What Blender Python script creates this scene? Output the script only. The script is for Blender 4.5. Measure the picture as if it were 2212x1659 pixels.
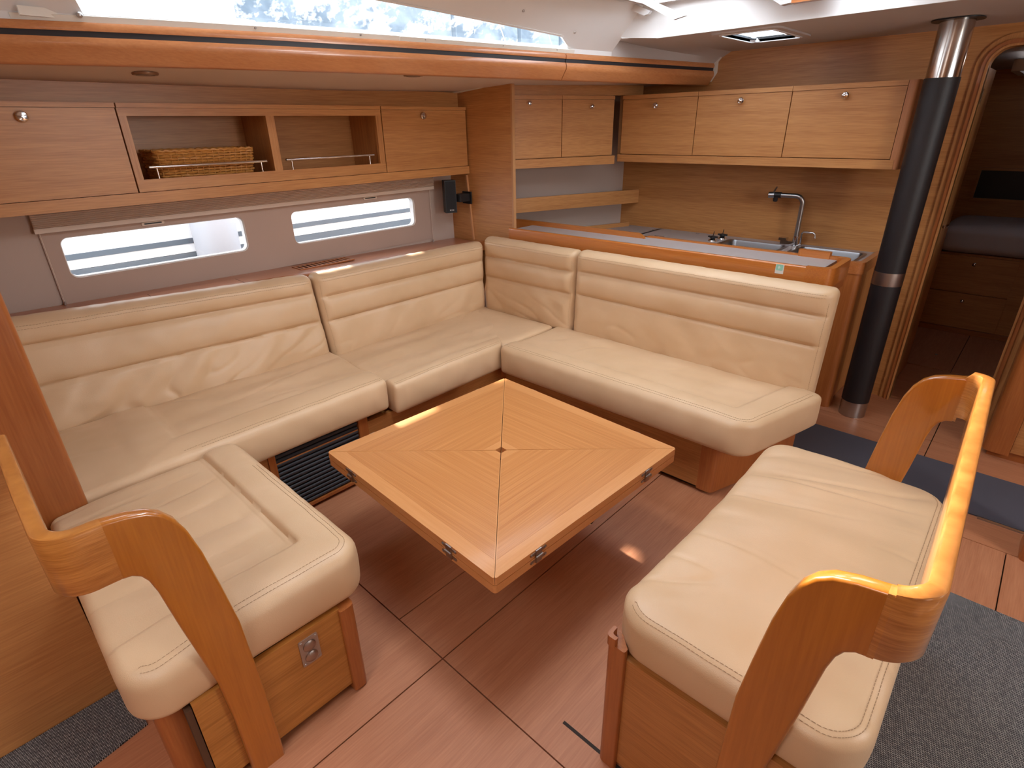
import bpy, bmesh, math, random
from mathutils import Vector, Matrix, noise
random.seed(7)
for o in list(bpy.data.objects): bpy.data.objects.remove(o)
S = bpy.context.scene
COL = S.collection

# ---------------------------------------------------------------- camera
YAW, PITCH, ROLL = math.radians(43.51), math.radians(24.94), math.radians(-1.11)
fw = Vector((-math.sin(YAW)*math.cos(PITCH), math.cos(YAW)*math.cos(PITCH), -math.sin(PITCH)))
rt = Vector((math.cos(YAW), math.sin(YAW), 0)); upv = rt.cross(fw)
r2 = math.cos(ROLL)*rt + math.sin(ROLL)*upv; u2 = -math.sin(ROLL)*rt + math.cos(ROLL)*upv
cd = bpy.data.cameras.new('camera'); cam = bpy.data.objects.new('camera', cd); COL.objects.link(cam)
cam.matrix_world = Matrix(((r2.x, u2.x, -fw.x, 0), (r2.y, u2.y, -fw.y, 0), (r2.z, u2.z, -fw.z, 1.6), (0, 0, 0, 1)))
cd.sensor_width = 36; cd.lens = 1197.5/2212*36; cd.clip_start = 0.02; cd.clip_end = 300
cd.dof.use_dof = False
S.camera = cam

# ---------------------------------------------------------------- world, sun, lights, exposure
W = bpy.data.worlds.new('hazy_sky'); S.world = W; W.use_nodes = True
nt = W.node_tree; nt.nodes.clear()
bg = nt.nodes.new('ShaderNodeBackground'); wo = nt.nodes.new('ShaderNodeOutputWorld')
bg.inputs['Color'].default_value = (0.86, 0.93, 1.0, 1); bg.inputs['Strength'].default_value = 5.0
nt.links.new(bg.outputs[0], wo.inputs['Surface'])

SUN_DIR = Vector((1, -0.27, -0.492)).normalized()
sl = bpy.data.lights.new('sun', 'SUN'); sl.energy = 18; sl.angle = math.radians(0.7); sl.color = (1.0, 0.90, 0.76)
so = bpy.data.objects.new('sun', sl); COL.objects.link(so)
so.rotation_euler = SUN_DIR.to_track_quat('-Z', 'Y').to_euler(); so.location = (-8, 3, 6)

def area(name, loc, sx, sy, energy, direction=(0, 0, -1), color=(1, 0.93, 0.86)):
    l = bpy.data.lights.new(name, 'AREA'); l.shape = 'RECTANGLE'; l.size = sx; l.size_y = sy
    l.energy = energy; l.color = color
    o = bpy.data.objects.new(name, l); COL.objects.link(o); o.location = loc
    o.rotation_euler = Vector(direction).to_track_quat('-Z', 'Y').to_euler()
    return o
# daylight falling through the deck hatches and the companionway
area('hatch_daylight', (-1.55, 2.60, 2.20), 0.42, 0.55, 4.5)
area('hatch_daylight', (-0.90, 2.60, 2.20), 0.42, 0.55, 3)
area('hatch_daylight', (-1.20, 1.45, 2.22), 0.60, 0.60, 26)
area('companionway_daylight', (-0.30, -0.95, 2.30), 0.70, 0.70, 5, (-0.15, 0.45, -1))
area('window_daylight', (1.90, 1.75, 1.76), 0.36, 1.6, 24, (-1, 0.05, -0.06))
S.view_settings.view_transform = 'Standard'; S.view_settings.look = 'None'
S.view_settings.gamma = 1; S.view_settings.use_curve_mapping = False
S.view_settings.exposure = 0.27

# ---------------------------------------------------------------- materials
def newmat(name):
    m = bpy.data.materials.new(name); m.use_nodes = True
    n = m.node_tree.nodes; b = n['Principled BSDF']
    return m, n, m.node_tree.links, b
def plain(name, col, rough=.5, metal=0, coat=0, bump=0, bscale=200, spec=.5):
    m, n, l, b = newmat(name)
    b.inputs['Base Color'].default_value = (*col, 1); b.inputs['Roughness'].default_value = rough
    b.inputs['Metallic'].default_value = metal; b.inputs['Coat Weight'].default_value = coat
    b.inputs['Coat Roughness'].default_value = .12; b.inputs['Specular IOR Level'].default_value = spec
    tc = n.new('ShaderNodeTexCoord'); nz = n.new('ShaderNodeTexNoise'); nz.inputs['Scale'].default_value = bscale
    l.new(tc.outputs['Object'], nz.inputs['Vector'])
    if bump:
        bp = n.new('ShaderNodeBump'); bp.inputs['Strength'].default_value = bump; bp.inputs['Distance'].default_value = .001
        l.new(nz.outputs[0], bp.inputs['Height']); l.new(bp.outputs[0], b.inputs['Normal'])
    hs = n.new('ShaderNodeMixRGB'); hs.blend_type = 'MULTIPLY'; hs.inputs[0].default_value = .12
    hs.inputs[1].default_value = (*col, 1); nz2 = n.new('ShaderNodeTexNoise'); nz2.inputs['Scale'].default_value = 3
    l.new(tc.outputs['Object'], nz2.inputs['Vector']); l.new(nz2.outputs[0], hs.inputs[2]); l.new(hs.outputs[0], b.inputs['Base Color'])
    return m
def wood(name, dark, light, axis='X', rough=.38, coat=.0, fine=1.0, contrast=1.0, angle=0, straight=False):
    m, n, l, b = newmat(name)
    tc = n.new('ShaderNodeTexCoord'); mp = n.new('ShaderNodeMapping')
    sc = {'H': (2, 2, 34), 'X': (1.2, 26, 26), 'Y': (26, 1.2, 26), 'Z': (26, 26, 1.2)}[axis]
    mp.inputs['Scale'].default_value = tuple((c*.35 if c < 3 else c*2.2) for c in sc) if straight else sc; mp.inputs['Rotation'].default_value = (0, 0, angle)
    l.new(tc.outputs['Object'], mp.inputs['Vector'])
    a = n.new('ShaderNodeTexNoise'); a.inputs['Scale'].default_value = 1.0; a.inputs['Detail'].default_value = 5; a.inputs['Distortion'].default_value = .05 if straight else .5
    l.new(mp.outputs[0], a.inputs['Vector'])
    f = n.new('ShaderNodeTexNoise'); f.inputs['Scale'].default_value = 7 * fine; f.inputs['Detail'].default_value = 3
    l.new(mp.outputs[0], f.inputs['Vector'])
    mx = n.new('ShaderNodeMath'); mx.operation = 'MULTIPLY_ADD'; mx.inputs[1].default_value = .55
    l.new(f.outputs[0], mx.inputs[0])
    m2 = n.new('ShaderNodeMath'); m2.operation = 'MULTIPLY'; m2.inputs[1].default_value = .45
    l.new(a.outputs[0], m2.inputs[0]); l.new(m2.outputs[0], mx.inputs[2])
    cr = n.new('ShaderNodeValToRGB'); e = cr.color_ramp.elements
    e[0].position = .5 - .16 / contrast; e[1].position = .5 + .16 / contrast
    e[0].color = (*dark, 1); e[1].color = (*light, 1)
    l.new(mx.outputs[0], cr.inputs[0]); l.new(cr.outputs[0], b.inputs['Base Color'])
    bp = n.new('ShaderNodeBump'); bp.inputs['Strength'].default_value = .12; bp.inputs['Distance'].default_value = .0006
    l.new(mx.outputs[0], bp.inputs['Height']); l.new(bp.outputs[0], b.inputs['Normal'])
    b.inputs['Roughness'].default_value = rough; b.inputs['Coat Weight'].default_value = coat; b.inputs['Coat Roughness'].default_value = .1
    return m
VD, VL = (.40, .163, .050), (.57, .270, .092)
veneer_x = wood('veneer_x', VD, VL, 'X'); veneer_y = wood('veneer_y', VD, VL, 'Y'); veneer_z = wood('veneer_z', VD, VL, 'Z')
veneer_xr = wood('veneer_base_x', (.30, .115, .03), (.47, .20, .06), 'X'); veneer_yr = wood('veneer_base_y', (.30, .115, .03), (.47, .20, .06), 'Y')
SD, SL_ = (.31, .088, .020), (.41, .135, .034)
solid_x = wood('solid_x', SD, SL_, 'X', .35, .3); solid_y = wood('solid_y', SD, SL_, 'Y', .35, .3); solid_z = wood('solid_z', SD, SL_, 'Z', .35, .3)
beam_m = wood('beam_wood', (.46, .17, .06), (.56, .235, .09), 'Y', .3, .35)
arm_m = wood('varnished_arm', (.36, .108, .008), (.48, .162, .016), 'Z', .3, .8, contrast=.7)
arm_lam = wood('laminated_arm', (.36, .12, .02), (.58, .24, .055), 'H', .3, .8, fine=1.6)
arm_lamx = wood('laminated_arm_x', (.36, .12, .02), (.58, .24, .055), 'H', .3, .8, fine=1.6)
TD, TL = (.48, .178, .048), (.66, .302, .104)
table_x = wood('table_veneer_x', TD, TL, 'X', .3, .35, contrast=1.0, straight=True); table_y = wood('table_veneer_y', TD, TL, 'Y', .3, .35, contrast=1.0, straight=True)
TBD, TBL = (.62, .272, .088), (.68, .318, .118)
tborder_x = wood('table_border_x', TBD, TBL, 'X', .3, .35); tborder_y = wood('table_border_y', TBD, TBL, 'Y', .3, .35)
floor_m = wood('floor_laminate', (.40, .152, .070), (.55, .240, .122), 'Y', .55, contrast=.8)
floor_x = wood('floor_laminate_x', (.40, .152, .070), (.55, .240, .122), 'X', .42, contrast=.8)
gap_m = plain('dark_gap', (.03, .018, .012), .8)
black_m = plain('black_plastic', (.012, .012, .014), .45)
strip_m = plain('black_rubber_strip', (.02, .017, .02), .5)
mast_m = plain('dark_mast_cover', (.011, .008, .0095), .5, bump=.4, bscale=500)
chrome = plain('chrome', (.80, .80, .82), .1, 1)
steel = plain('brushed_steel', (.50, .50, .51), .3, 1); sinksteel = plain('sink_steel', (.26, .26, .27), .35, 1)
darksteel = plain('worn_steel', (.42, .36, .33), .35, 1)
white_m = plain('white_gelcoat', (.82, .80, .785), .4)
liner_m = plain('grey_white_headliner', (.56, .50, .475), .75, bump=.2, bscale=600)
frame_m = plain('cream_frame', (.80, .76, .68), .4)
hull_m = plain('beige_vinyl_lining', (.50, .385, .32), .7, bump=.2, bscale=500)
soffit_m = plain('soffit_vinyl', (.70, .56, .48), .7, bump=.2, bscale=500)
blind_m = plain('beige_blind_fabric', (.78, .64, .54), .75)
rail_m = plain('cream_blind_rail', (.68, .56, .46), .45)
lam_m = plain('grey_laminate', (.42, .36, .34), .45)
rug_flat = plain('dark_grey_mat', (.085, .082, .105), .9, bump=.6, bscale=900)
sheet_m = plain('white_bed_sheet', (.62, .58, .61), .85, bump=.3, bscale=60)
hullw_m = plain('white_boat_hull', (.85, .86, .88), .5)
stripe_m = plain('dark_boat_stripe', (.10, .13, .16), .5)
thread_m = plain('tan_thread', (.43, .28, .16), .8)
green_m = plain('pale_green_print', (.30, .62, .48), .6); stick_m = plain('white_sticker', (.75, .75, .70), .5)

def leather():
    m, n, l, b = newmat('cream_leather')
    tc = n.new('ShaderNodeTexCoord')
    a = n.new('ShaderNodeTexNoise'); a.inputs['Scale'].default_value = 4; a.inputs['Detail'].default_value = 3
    v = n.new('ShaderNodeTexVoronoi'); v.inputs['Scale'].default_value = 420
    l.new(tc.outputs['Object'], a.inputs['Vector']); l.new(tc.outputs['Object'], v.inputs['Vector'])
    cr = n.new('ShaderNodeValToRGB'); e = cr.color_ramp.elements
    e[0].position = .3; e[0].color = (.61, .412, .240, 1); e[1].position = .7; e[1].color = (.68, .475, .292, 1)
    l.new(a.outputs[0], cr.inputs[0]); l.new(cr.outputs[0], b.inputs['Base Color'])
    bp = n.new('ShaderNodeBump'); bp.inputs['Strength'].default_value = .25; bp.inputs['Distance'].default_value = .0006
    l.new(v.outputs[0], bp.inputs['Height']); l.new(bp.outputs[0], b.inputs['Normal'])
    b.inputs['Roughness'].default_value = .42; b.inputs['Specular IOR Level'].default_value = .45
    return m
leather_m = leather()
def weave_mat():
    m, n, l, b = newmat('woven_vinyl_mat')
    tc = n.new('ShaderNodeTexCoord'); mp = n.new('ShaderNodeMapping'); mp.inputs['Scale'].default_value = (60, 52, 1); mp.inputs['Rotation'].default_value = (0, 0, .5)
    br = n.new('ShaderNodeTexBrick'); br.inputs['Scale'].default_value = 1; br.inputs['Mortar Size'].default_value = .06
    br.inputs['Color1'].default_value = (.42, .42, .42, 1); br.inputs['Color2'].default_value = (.20, .205, .22, 1); br.inputs['Mortar'].default_value = (.012, .014, .018, 1)
    br.inputs['Mortar Smooth'].default_value = .3
    l.new(tc.outputs['Object'], mp.inputs['Vector']); l.new(mp.outputs[0], br.inputs['Vector'])
    l.new(br.outputs['Color'], b.inputs['Base Color'])
    bp = n.new('ShaderNodeBump'); bp.inputs['Strength'].default_value = .8; bp.inputs['Distance'].default_value = .002; bp.invert = True
    l.new(br.outputs['Fac'], bp.inputs['Height']); l.new(bp.outputs[0], b.inputs['Normal'])
    b.inputs['Roughness'].default_value = .7
    return m
weave_m = weave_mat()
def wicker_mat():
    m, n, l, b = newmat('golden_wicker')
    tc = n.new('ShaderNodeTexCoord'); a = n.new('ShaderNodeTexNoise'); a.inputs['Scale'].default_value = 60
    cr = n.new('ShaderNodeValToRGB'); cr.color_ramp.elements[0].color = (.42, .17, .03, 1); cr.color_ramp.elements[1].color = (.66, .31, .075, 1)
    l.new(tc.outputs['Object'], a.inputs['Vector']); l.new(a.outputs[0], cr.inputs[0]); l.new(cr.outputs[0], b.inputs['Base Color'])
    b.inputs['Roughness'].default_value = .5
    return m
wicker = wicker_mat()
def glass_mat(name, tint=(1, 1, 1), dirt=.0, gloss=.06):
    m = bpy.data.materials.new(name); m.use_nodes = True; n = m.node_tree.nodes; l = m.node_tree.links; n.clear()
    o = n.new('ShaderNodeOutputMaterial'); t = n.new('ShaderNodeBsdfTransparent'); t.inputs[0].default_value = (*tint, 1)
    g = n.new('ShaderNodeBsdfGlossy'); g.inputs['Roughness'].default_value = .03; mx = n.new('ShaderNodeMixShader'); mx.inputs[0].default_value = gloss
    l.new(t.outputs[0], mx.inputs[1]); l.new(g.outputs[0], mx.inputs[2]); last = mx
    if dirt:
        tc = n.new('ShaderNodeTexCoord'); nz = n.new('ShaderNodeTexNoise'); nz.inputs['Scale'].default_value = 9; nz.inputs['Detail'].default_value = 8
        nz.inputs['Roughness'].default_value = .75
        l.new(tc.outputs['Object'], nz.inputs['Vector']); cr = n.new('ShaderNodeValToRGB'); cr.color_ramp.elements[0].position = .5; cr.color_ramp.elements[1].position = .75
        cr.color_ramp.elements[1].color = (dirt, dirt, dirt, 1); l.new(nz.outputs[0], cr.inputs[0])
        d = n.new('ShaderNodeBsdfTranslucent'); d.inputs[0].default_value = (.9, .92, .95, 1); m2 = n.new('ShaderNodeMixShader')
        l.new(cr.outputs[0], m2.inputs[0]); l.new(mx.outputs[0], m2.inputs[1]); l.new(d.outputs[0], m2.inputs[2]); last = m2
    l.new(last.outputs[0], o.inputs['Surface']); return m
glass_clear = glass_mat('clear_acrylic'); glass_dirty = glass_mat('salt_spotted_acrylic', (.93, .96, 1), .35)
glass_frost = glass_mat('hatch_acrylic', (.9, .95, 1), 0, .05); glass_smoke = glass_mat('smoked_acrylic', (.30, .30, .31), 0, .05)
hill_m, _n, _l, _b = newmat('hazy_hillside')
_tc = _n.new('ShaderNodeTexCoord'); _a = _n.new('ShaderNodeTexNoise'); _a.inputs['Scale'].default_value = .45; _a.inputs['Detail'].default_value = 8
_c = _n.new('ShaderNodeValToRGB'); _c.color_ramp.elements[0].position = .40; _c.color_ramp.elements[0].color = (.10, .125, .15, 1); _c.color_ramp.elements[1].position = .68; _c.color_ramp.elements[1].color = (.22, .25, .28, 1)
_l.new(_tc.outputs['Object'], _a.inputs['Vector']); _l.new(_a.outputs[0], _c.inputs[0]); _l.new(_c.outputs[0], _b.inputs['Base Color']); _b.inputs['Roughness'].default_value = .9
water_m = plain('harbour_water', (.06, .09, .10), .25)

# ---------------------------------------------------------------- geometry helpers: geo = (verts, faces)
def join(*gs):
    V, F = [], []
    for v, f in gs:
        o = len(V); V += list(v); F += [tuple(i + o for i in q) for q in f]
    return V, F
def bmgeo(bm):
    bm.verts.index_update(); V = [v.co.copy() for v in bm.verts]; F = [tuple(v.index for v in f.verts) for f in bm.faces]; bm.free(); return V, F
def bevel(g, w, seg=2, keep=None):
    bm = bmesh.new(); vs = [bm.verts.new(v) for v in g[0]]; bm.verts.index_update()
    for f in g[1]:
        try: bm.faces.new([vs[i] for i in f])
        except ValueError: pass
    es = [e for e in bm.edges if len(e.link_faces) == 2 and e.calc_face_angle(0) > .3 and (keep is None or keep(e))]
    if w: bmesh.ops.bevel(bm, geom=es, offset=w, segments=seg, affect='EDGES', profile=.5, clamp_overlap=True)
    return bmgeo(bm)
def box(x0, x1, y0, y1, z0, z1, b=0, seg=1):
    x0, x1 = sorted((x0, x1)); y0, y1 = sorted((y0, y1)); z0, z1 = sorted((z0, z1))
    V = [Vector(p) for p in ((x0,y0,z0),(x1,y0,z0),(x1,y1,z0),(x0,y1,z0),(x0,y0,z1),(x1,y0,z1),(x1,y1,z1),(x0,y1,z1))]
    F = [(0,3,2,1),(4,5,6,7),(0,1,5,4),(1,2,6,5),(2,3,7,6),(3,0,4,7)]
    return bevel((V, F), b, seg) if b else (V, F)
def prism(poly, ax, a, b, bev=0, seg=2, keep=None):
    """poly in the two other axes (cyclic order), extruded along ax from a to b"""
    def P(p, t):
        return Vector({'x': (t, p[0], p[1]), 'y': (p[0], t, p[1]), 'z': (p[0], p[1], t)}[ax])
    n = len(poly); V = [P(p, a) for p in poly] + [P(p, b) for p in poly]
    F = [tuple(range(n))[::-1], tuple(range(n, 2*n))] + [(i, (i+1) % n, n+(i+1) % n, n+i) for i in range(n)]
    bm = bmesh.new(); vs = [bm.verts.new(v) for v in V]; [bm.faces.new([vs[i] for i in f]) for f in F]
    bmesh.ops.recalc_face_normals(bm, faces=bm.faces)
    g = bmgeo(bm)
    return bevel(g, bev, seg, keep) if bev else g
def round_poly(pts, r, n=5):
    out = []; N = len(pts); rs = r if isinstance(r, (list, tuple)) else [r]*N
    for i in range(N):
        p = Vector(pts[i]); a = Vector(pts[i-1]) - p; b = Vector(pts[(i+1) % N]) - p; rr = min(rs[i], a.length*.49, b.length*.49)
        if rr <= 0: out.append(tuple(p)); continue
        A = p + a.normalized()*rr; B = p + b.normalized()*rr
        for k in range(n+1):
            t = k/n; out.append(tuple((1-t)**2*A + 2*t*(1-t)*p + t*t*B))
    return out
def tube(pts, r, seg=10, cap=True, closed=False):
    pts = [Vector(p) for p in pts]; n = len(pts); V = []; F = []
    rs = r if isinstance(r, (list, tuple)) else [r]*n
    prev = None
    for i, p in enumerate(pts):
        t = (pts[(i+1) % n] - pts[i-1]) if closed else (pts[min(i+1, n-1)] - pts[max(i-1, 0)])
        t.normalize()
        if prev is None:
            a = Vector((0, 0, 1)) if abs(t.z) < .9 else Vector((1, 0, 0)); u = t.cross(a).normalized()
        else:
            u = (prev - t*prev.dot(t)).normalized()
        prev = u; w = t.cross(u)
        for k in range(seg):
            a = 2*math.pi*k/seg; V.append(p + (u*math.cos(a) + w*math.sin(a))*rs[i])
    m = n if closed else n-1
    for i in range(m):
        for k in range(seg):
            a, b = i*seg+k, i*seg+(k+1) % seg; c, d = ((i+1) % n)*seg+(k+1) % seg, ((i+1) % n)*seg+k; F.append((a, b, c, d))
    if cap and not closed: F.append(tuple(range(seg))[::-1]); F.append(tuple(range((n-1)*seg, n*seg)))
    return V, F
def lathe(prof, c, ax='z', seg=24):
    """prof: list of (radius, height along ax) from bottom to top, centre c"""
    c = Vector(c); V = []; F = []
    for r, h in prof:
        for k in range(seg):
            a = 2*math.pi*k/seg; x, y = r*math.cos(a), r*math.sin(a)
            V.append(c + Vector({'z': (x, y, h), 'x': (h, x, y), 'y': (y, h, x)}[ax]))
    for i in range(len(prof)-1):
        for k in range(seg): F.append((i*seg+k, i*seg+(k+1) % seg, (i+1)*seg+(k+1) % seg, (i+1)*seg+k))
    F.append(tuple(range(seg))[::-1]); F.append(tuple(range((len(prof)-1)*seg, len(prof)*seg)))
    return V, F
def xf(g, m): return [m @ v for v in g[0]], g[1]
def mk(name, g, mat, parent=None, origin=None, smooth=40):
    V, F = g
    me = bpy.data.meshes.new(name)
    if origin is None:
        if parent is not None: origin = Vector(parent['_o'])
        else:
            lo = [min(v[i] for v in V) for i in range(3)]; hi = [max(v[i] for v in V) for i in range(3)]
            origin = Vector(((lo[0]+hi[0])/2, (lo[1]+hi[1])/2, lo[2]))
    origin = Vector(origin)
    me.from_pydata([tuple(v - origin) for v in map(Vector, V)], [], F); me.validate()
    bm = bmesh.new(); bm.from_mesh(me); bmesh.ops.recalc_face_normals(bm, faces=bm.faces); bm.to_mesh(me); bm.free()
    me.materials.append(mat)
    if smooth:
        me.polygons.foreach_set('use_smooth', [True]*len(me.polygons)); me.set_sharp_from_angle(angle=math.radians(smooth))
    o = bpy.data.objects.new(name, me); COL.objects.link(o); o['_o'] = tuple(origin)
    if parent is not None:
        o.parent = parent; o.location = origin - Vector(parent['_o'])
    else: o.location = origin
    return o
def thing(name, label, cat, loc, group=None):
    o = bpy.data.objects.new(name, None); COL.objects.link(o); o.location = loc; o['_o'] = tuple(loc); o.empty_display_size = .1
    o['label'] = label; o['category'] = cat
    if group: o['group'] = group
    return o
def tag(o, label, cat, group=None):
    o['label'] = label; o['category'] = cat
    if group: o['group'] = group
    return o
def st(name, g, mat, parent=None, **k):
    o = mk(name, g, mat, parent, **k)
    if parent is None: o['kind'] = 'structure'
    return o
def lerp(a, b, t): return a + (b-a)*t
def interp(tab, x):
    if x <= tab[0][0]:
        (a, b), (c, d) = tab[0], tab[1]; return b + (d-b)*(x-a)/(c-a)
    for (a, b), (c, d) in zip(tab, tab[1:]):
        if x <= c: return b + (d-b)*(x-a)/(c-a)
    (a, b), (c, d) = tab[-2], tab[-1]; return d + (d-b)*(x-c)/(c-a)
def frange(a, b, s):
    n = max(1, int(round((b-a)/s))); return [a + (b-a)*i/n for i in range(n+1)]

def hring(ax, x0, x1, y0, y1, wd, z0, z1, r=.0, bev=0):
    """rectangular ring (frame) in the plane normal to ax: opening x0..x1, y0..y1, border wd, from z0 to z1 along ax"""
    I = round_poly([(x0, y0), (x1, y0), (x1, y1), (x0, y1)], r, 4) if r else [(x0, y0), (x1, y0), (x1, y1), (x0, y1)]
    O = round_poly([(x0-wd, y0-wd), (x1+wd, y0-wd), (x1+wd, y1+wd), (x0-wd, y1+wd)], r+wd*.5, 4) if r else [(x0-wd, y0-wd), (x1+wd, y0-wd), (x1+wd, y1+wd), (x0-wd, y1+wd)]
    n = len(I); V = []; F = []
    P = lambda p, t: Vector({'x': (t, p[0], p[1]), 'y': (p[0], t, p[1]), 'z': (p[0], p[1], t)}[ax])
    for z in (z0, z1): V += [P(p, z) for p in O] + [P(p, z) for p in I]
    for k in range(n):
        q = (k+1) % n
        F += [(k, q, n+q, n+k), (2*n+k, 2*n+q, 3*n+q, 3*n+k), (k, q, 2*n+q, 2*n+k), (n+k, n+q, 3*n+q, 3*n+k)]
    return V, F

def tiles(x0, x1, y0, y1, z0, z1, holes):
    xs = sorted({x0, x1, *[h[0] for h in holes], *[h[1] for h in holes]}); ys = sorted({y0, y1, *[h[2] for h in holes], *[h[3] for h in holes]})
    gs = []
    for a, b in zip(xs, xs[1:]):
        for c, d in zip(ys, ys[1:]):
            if any(h[0] < (a+b)/2 < h[1] and h[2] < (c+d)/2 < h[3] for h in holes): continue
            gs.append(box(a, b, c, d, z0, z1))
    return join(*gs)

# ================================================================ THE SETTING
YB = 3.90       # forward bulkhead
XH = -3.18      # hull side lining
# floor: sub floor plus separate laminate panels with dark joints
fl = st('floor', box(-3.4, 2.0, -1.6, 6.4, -.06, -.012), gap_m)
XA, XB, YS, G = -1.066, -1.306, .763, .0022
def panel(x0, x1, y0, y1, m=floor_m):
    return mk('floor_panel', box(x0+G, x1-G, y0+G, y1-G, -.012, 0, .0008), m, fl)
panel(XB, XA, YS, 2.3); panel(-2.3, XB, YS, 2.3); panel(-1.306-.6, XA, -1.5, YS)
panel(-3.2, -1.906, -1.5, YS)
# panel with the finger slot: split round the slot
slot = (-.636, -.40, .858, .868)
panel(XA, -.05, YS, 2.62)
mk('slot_groove', box(slot[0], slot[1], slot[2], slot[3], -.002, .0006), gap_m, fl)
panel(XA, .25, -1.5, YS); panel(.25, 1.95, -1.5, 2.62); panel(-.05, .25, YS, 2.62)
panel(-1.0, -.13, 2.62, 3.46, floor_x); panel(-.13, 1.95, 2.62, 3.46, floor_x)
panel(-1.0, -.13, 3.46, 3.93, floor_x); panel(-.13, 1.95, 3.46, 3.93, floor_x)
panel(-.62, .6, 3.95, 4.62, floor_x); panel(-.75, -.20, 4.64, 5.6); panel(-.20, .9, 4.64, 5.6); panel(-2.3, -1.0, 2.3, 3.9)
mk('floor_stud', lathe([(.009, 0), (.009, .002), (.006, .004)], (-.33, 4.95, 0)), steel, fl)

# hull side lining with two portlights
def rrect(y0, y1, z0, z1, r, n=6):
    out = []
    for cy, cz, a0 in ((y1-r, z1-r, 0), (y0+r, z1-r, 90), (y0+r, z0+r, 180), (y1-r, z0+r, 270)):
        for k in range(n+1):
            a = math.radians(a0 + 90*k/n); out.append((cy+r*math.cos(a), cz+r*math.sin(a)))
    return out
def wall_with_holes(x0, x1, y0, y1, z0, z1, holes):
    """wall normal to x, thickness x0..x1; rectangular rounded holes sorted by y"""
    gs = []
    ys = [y0]
    for (a, b, c, d, r) in holes: ys += [a, b]
    ys += [y1]
    V, F = [], []
    def quad(p): i = len(V); V.extend(p); F.append((i, i+1, i+2, i+3))
    for x in (x0, x1):
        for i in range(0, len(ys)-1):
            a, b = ys[i], ys[i+1]
            if i % 2 == 0: quad([Vector((x, a, z0)), Vector((x, b, z0)), Vector((x, b, z1)), Vector((x, a, z1))])
        for (a, b, c, d, r) in holes:
            quad([Vector((x, a, z0)), Vector((x, b, z0)), Vector((x, b, c)), Vector((x, a, c))])
            quad([Vector((x, a, d)), Vector((x, b, d)), Vector((x, b, z1)), Vector((x, a, z1))])
            for (cy, cz, sy, sz) in ((b, d, -1, -1), (a, d, 1, -1), (a, c, 1, 1), (b, c, -1, 1)):
                i0 = len(V); V.append(Vector((x, cy, cz)))
                pts = []
                for k in range(7):
                    t = math.radians(90*k/6); pts.append(Vector((x, cy+sy*r*(1-math.cos(t)), cz+sz*r*(1-math.sin(t)))))
                V.extend(pts); F.extend([(i0, i0+1+k, i0+2+k) for k in range(6)])
    for (a, b, c, d, r) in holes:
        P = rrect(a, b, c, d, r); i0 = len(V)
        V.extend([Vector((x0, *p)) for p in P]); V.extend([Vector((x1, *p)) for p in P]); n = len(P)
        F.extend([(i0+k, i0+(k+1) % n, i0+n+(k+1) % n, i0+n+k) for k in range(n)])
    for (za, zb) in ((z0, z0), (z1, z1)): quad([Vector((x0, y0, za)), Vector((x1, y0, za)), Vector((x1, y1, za)), Vector((x0, y1, za))])
    for yy in (y0, y1): quad([Vector((x0, yy, z0)), Vector((x1, yy, z0)), Vector((x1, yy, z1)), Vector((x0, yy, z1))])
    return V, F
PORT = [(.447, 1.262, 1.003, 1.186, .035), (1.532, 2.415, .992, 1.178, .035)]
wl = st('wall_left', wall_with_holes(XH-.05, XH, -1.6, 2.78, 0, 1.33, PORT), hull_m)
st('wall_left', box(-3.36, -3.31, -1.6, 2.78, 1.30, 1.90), hull_m); st('wall_left', box(-3.31, XH-.05, -1.6, 2.78, 1.30, 1.33), hull_m)
# the window panel, a shade pinker and 4 mm proud, holding both portlights
st('trim_1', wall_with_holes(XH, XH+.005, .385, 2.56, .88, 1.24, PORT), plain('window_panel_vinyl', (.47, .34, .275), .6))
for i, (a, b, c, d, r) in enumerate(PORT):
    w = thing('window_%d' % (i+1), '', '', (XH-.03, (a+b)/2, c)); del w['label'], w['category']; w['kind'] = 'structure'
    P = rrect(a-.004, b+.004, c-.004, d+.004, r); P2 = rrect(a+.005, b-.005, c+.005, d-.005, r-.004); n = len(P)
    V = [Vector((x, *p)) for x in (XH-.04, XH-.006) for p in P] + [Vector((x, *p)) for x in (XH-.04, XH-.006) for p in P2]
    F = []
    for k in range(n):
        k2 = (k+1) % n
        F += [(n+k, n+k2, 3*n+k2, 3*n+k), (k, k2, 2*n+k2, 2*n+k), (2*n+k, 2*n+k2, 3*n+k2, 3*n+k), (k, k2, n+k2, n+k)]
    mk('window_frame', (V, F), white_m, w)
    mk('pane', prism(P2, 'x', XH-.03, XH-.024), glass_clear, w)
# galley hull lining (slants in towards the bulkhead)
def slx(y, x0=-2.48): return x0 - .377*(YB-y)
st('wall_left', prism([(slx(2.76), 2.80), (slx(YB), YB), (slx(YB)-.05, YB), (slx(2.76)-.05, 2.80)], 'z', 0, 1.86), hull_m)

# forward bulkhead with the cabin doorway (x -.42 .. .02)
DX0, DX1, DZ = -.42, .02, 1.905
wf = st('wall_front', join(box(-3.0, DX0, YB, YB+.03, 0, 2.02), box(DX1, 2.0, YB, YB+.03, 0, 2.02), box(DX0, DX1, YB, YB+.03, DZ, 2.02)), veneer_x)
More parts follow.
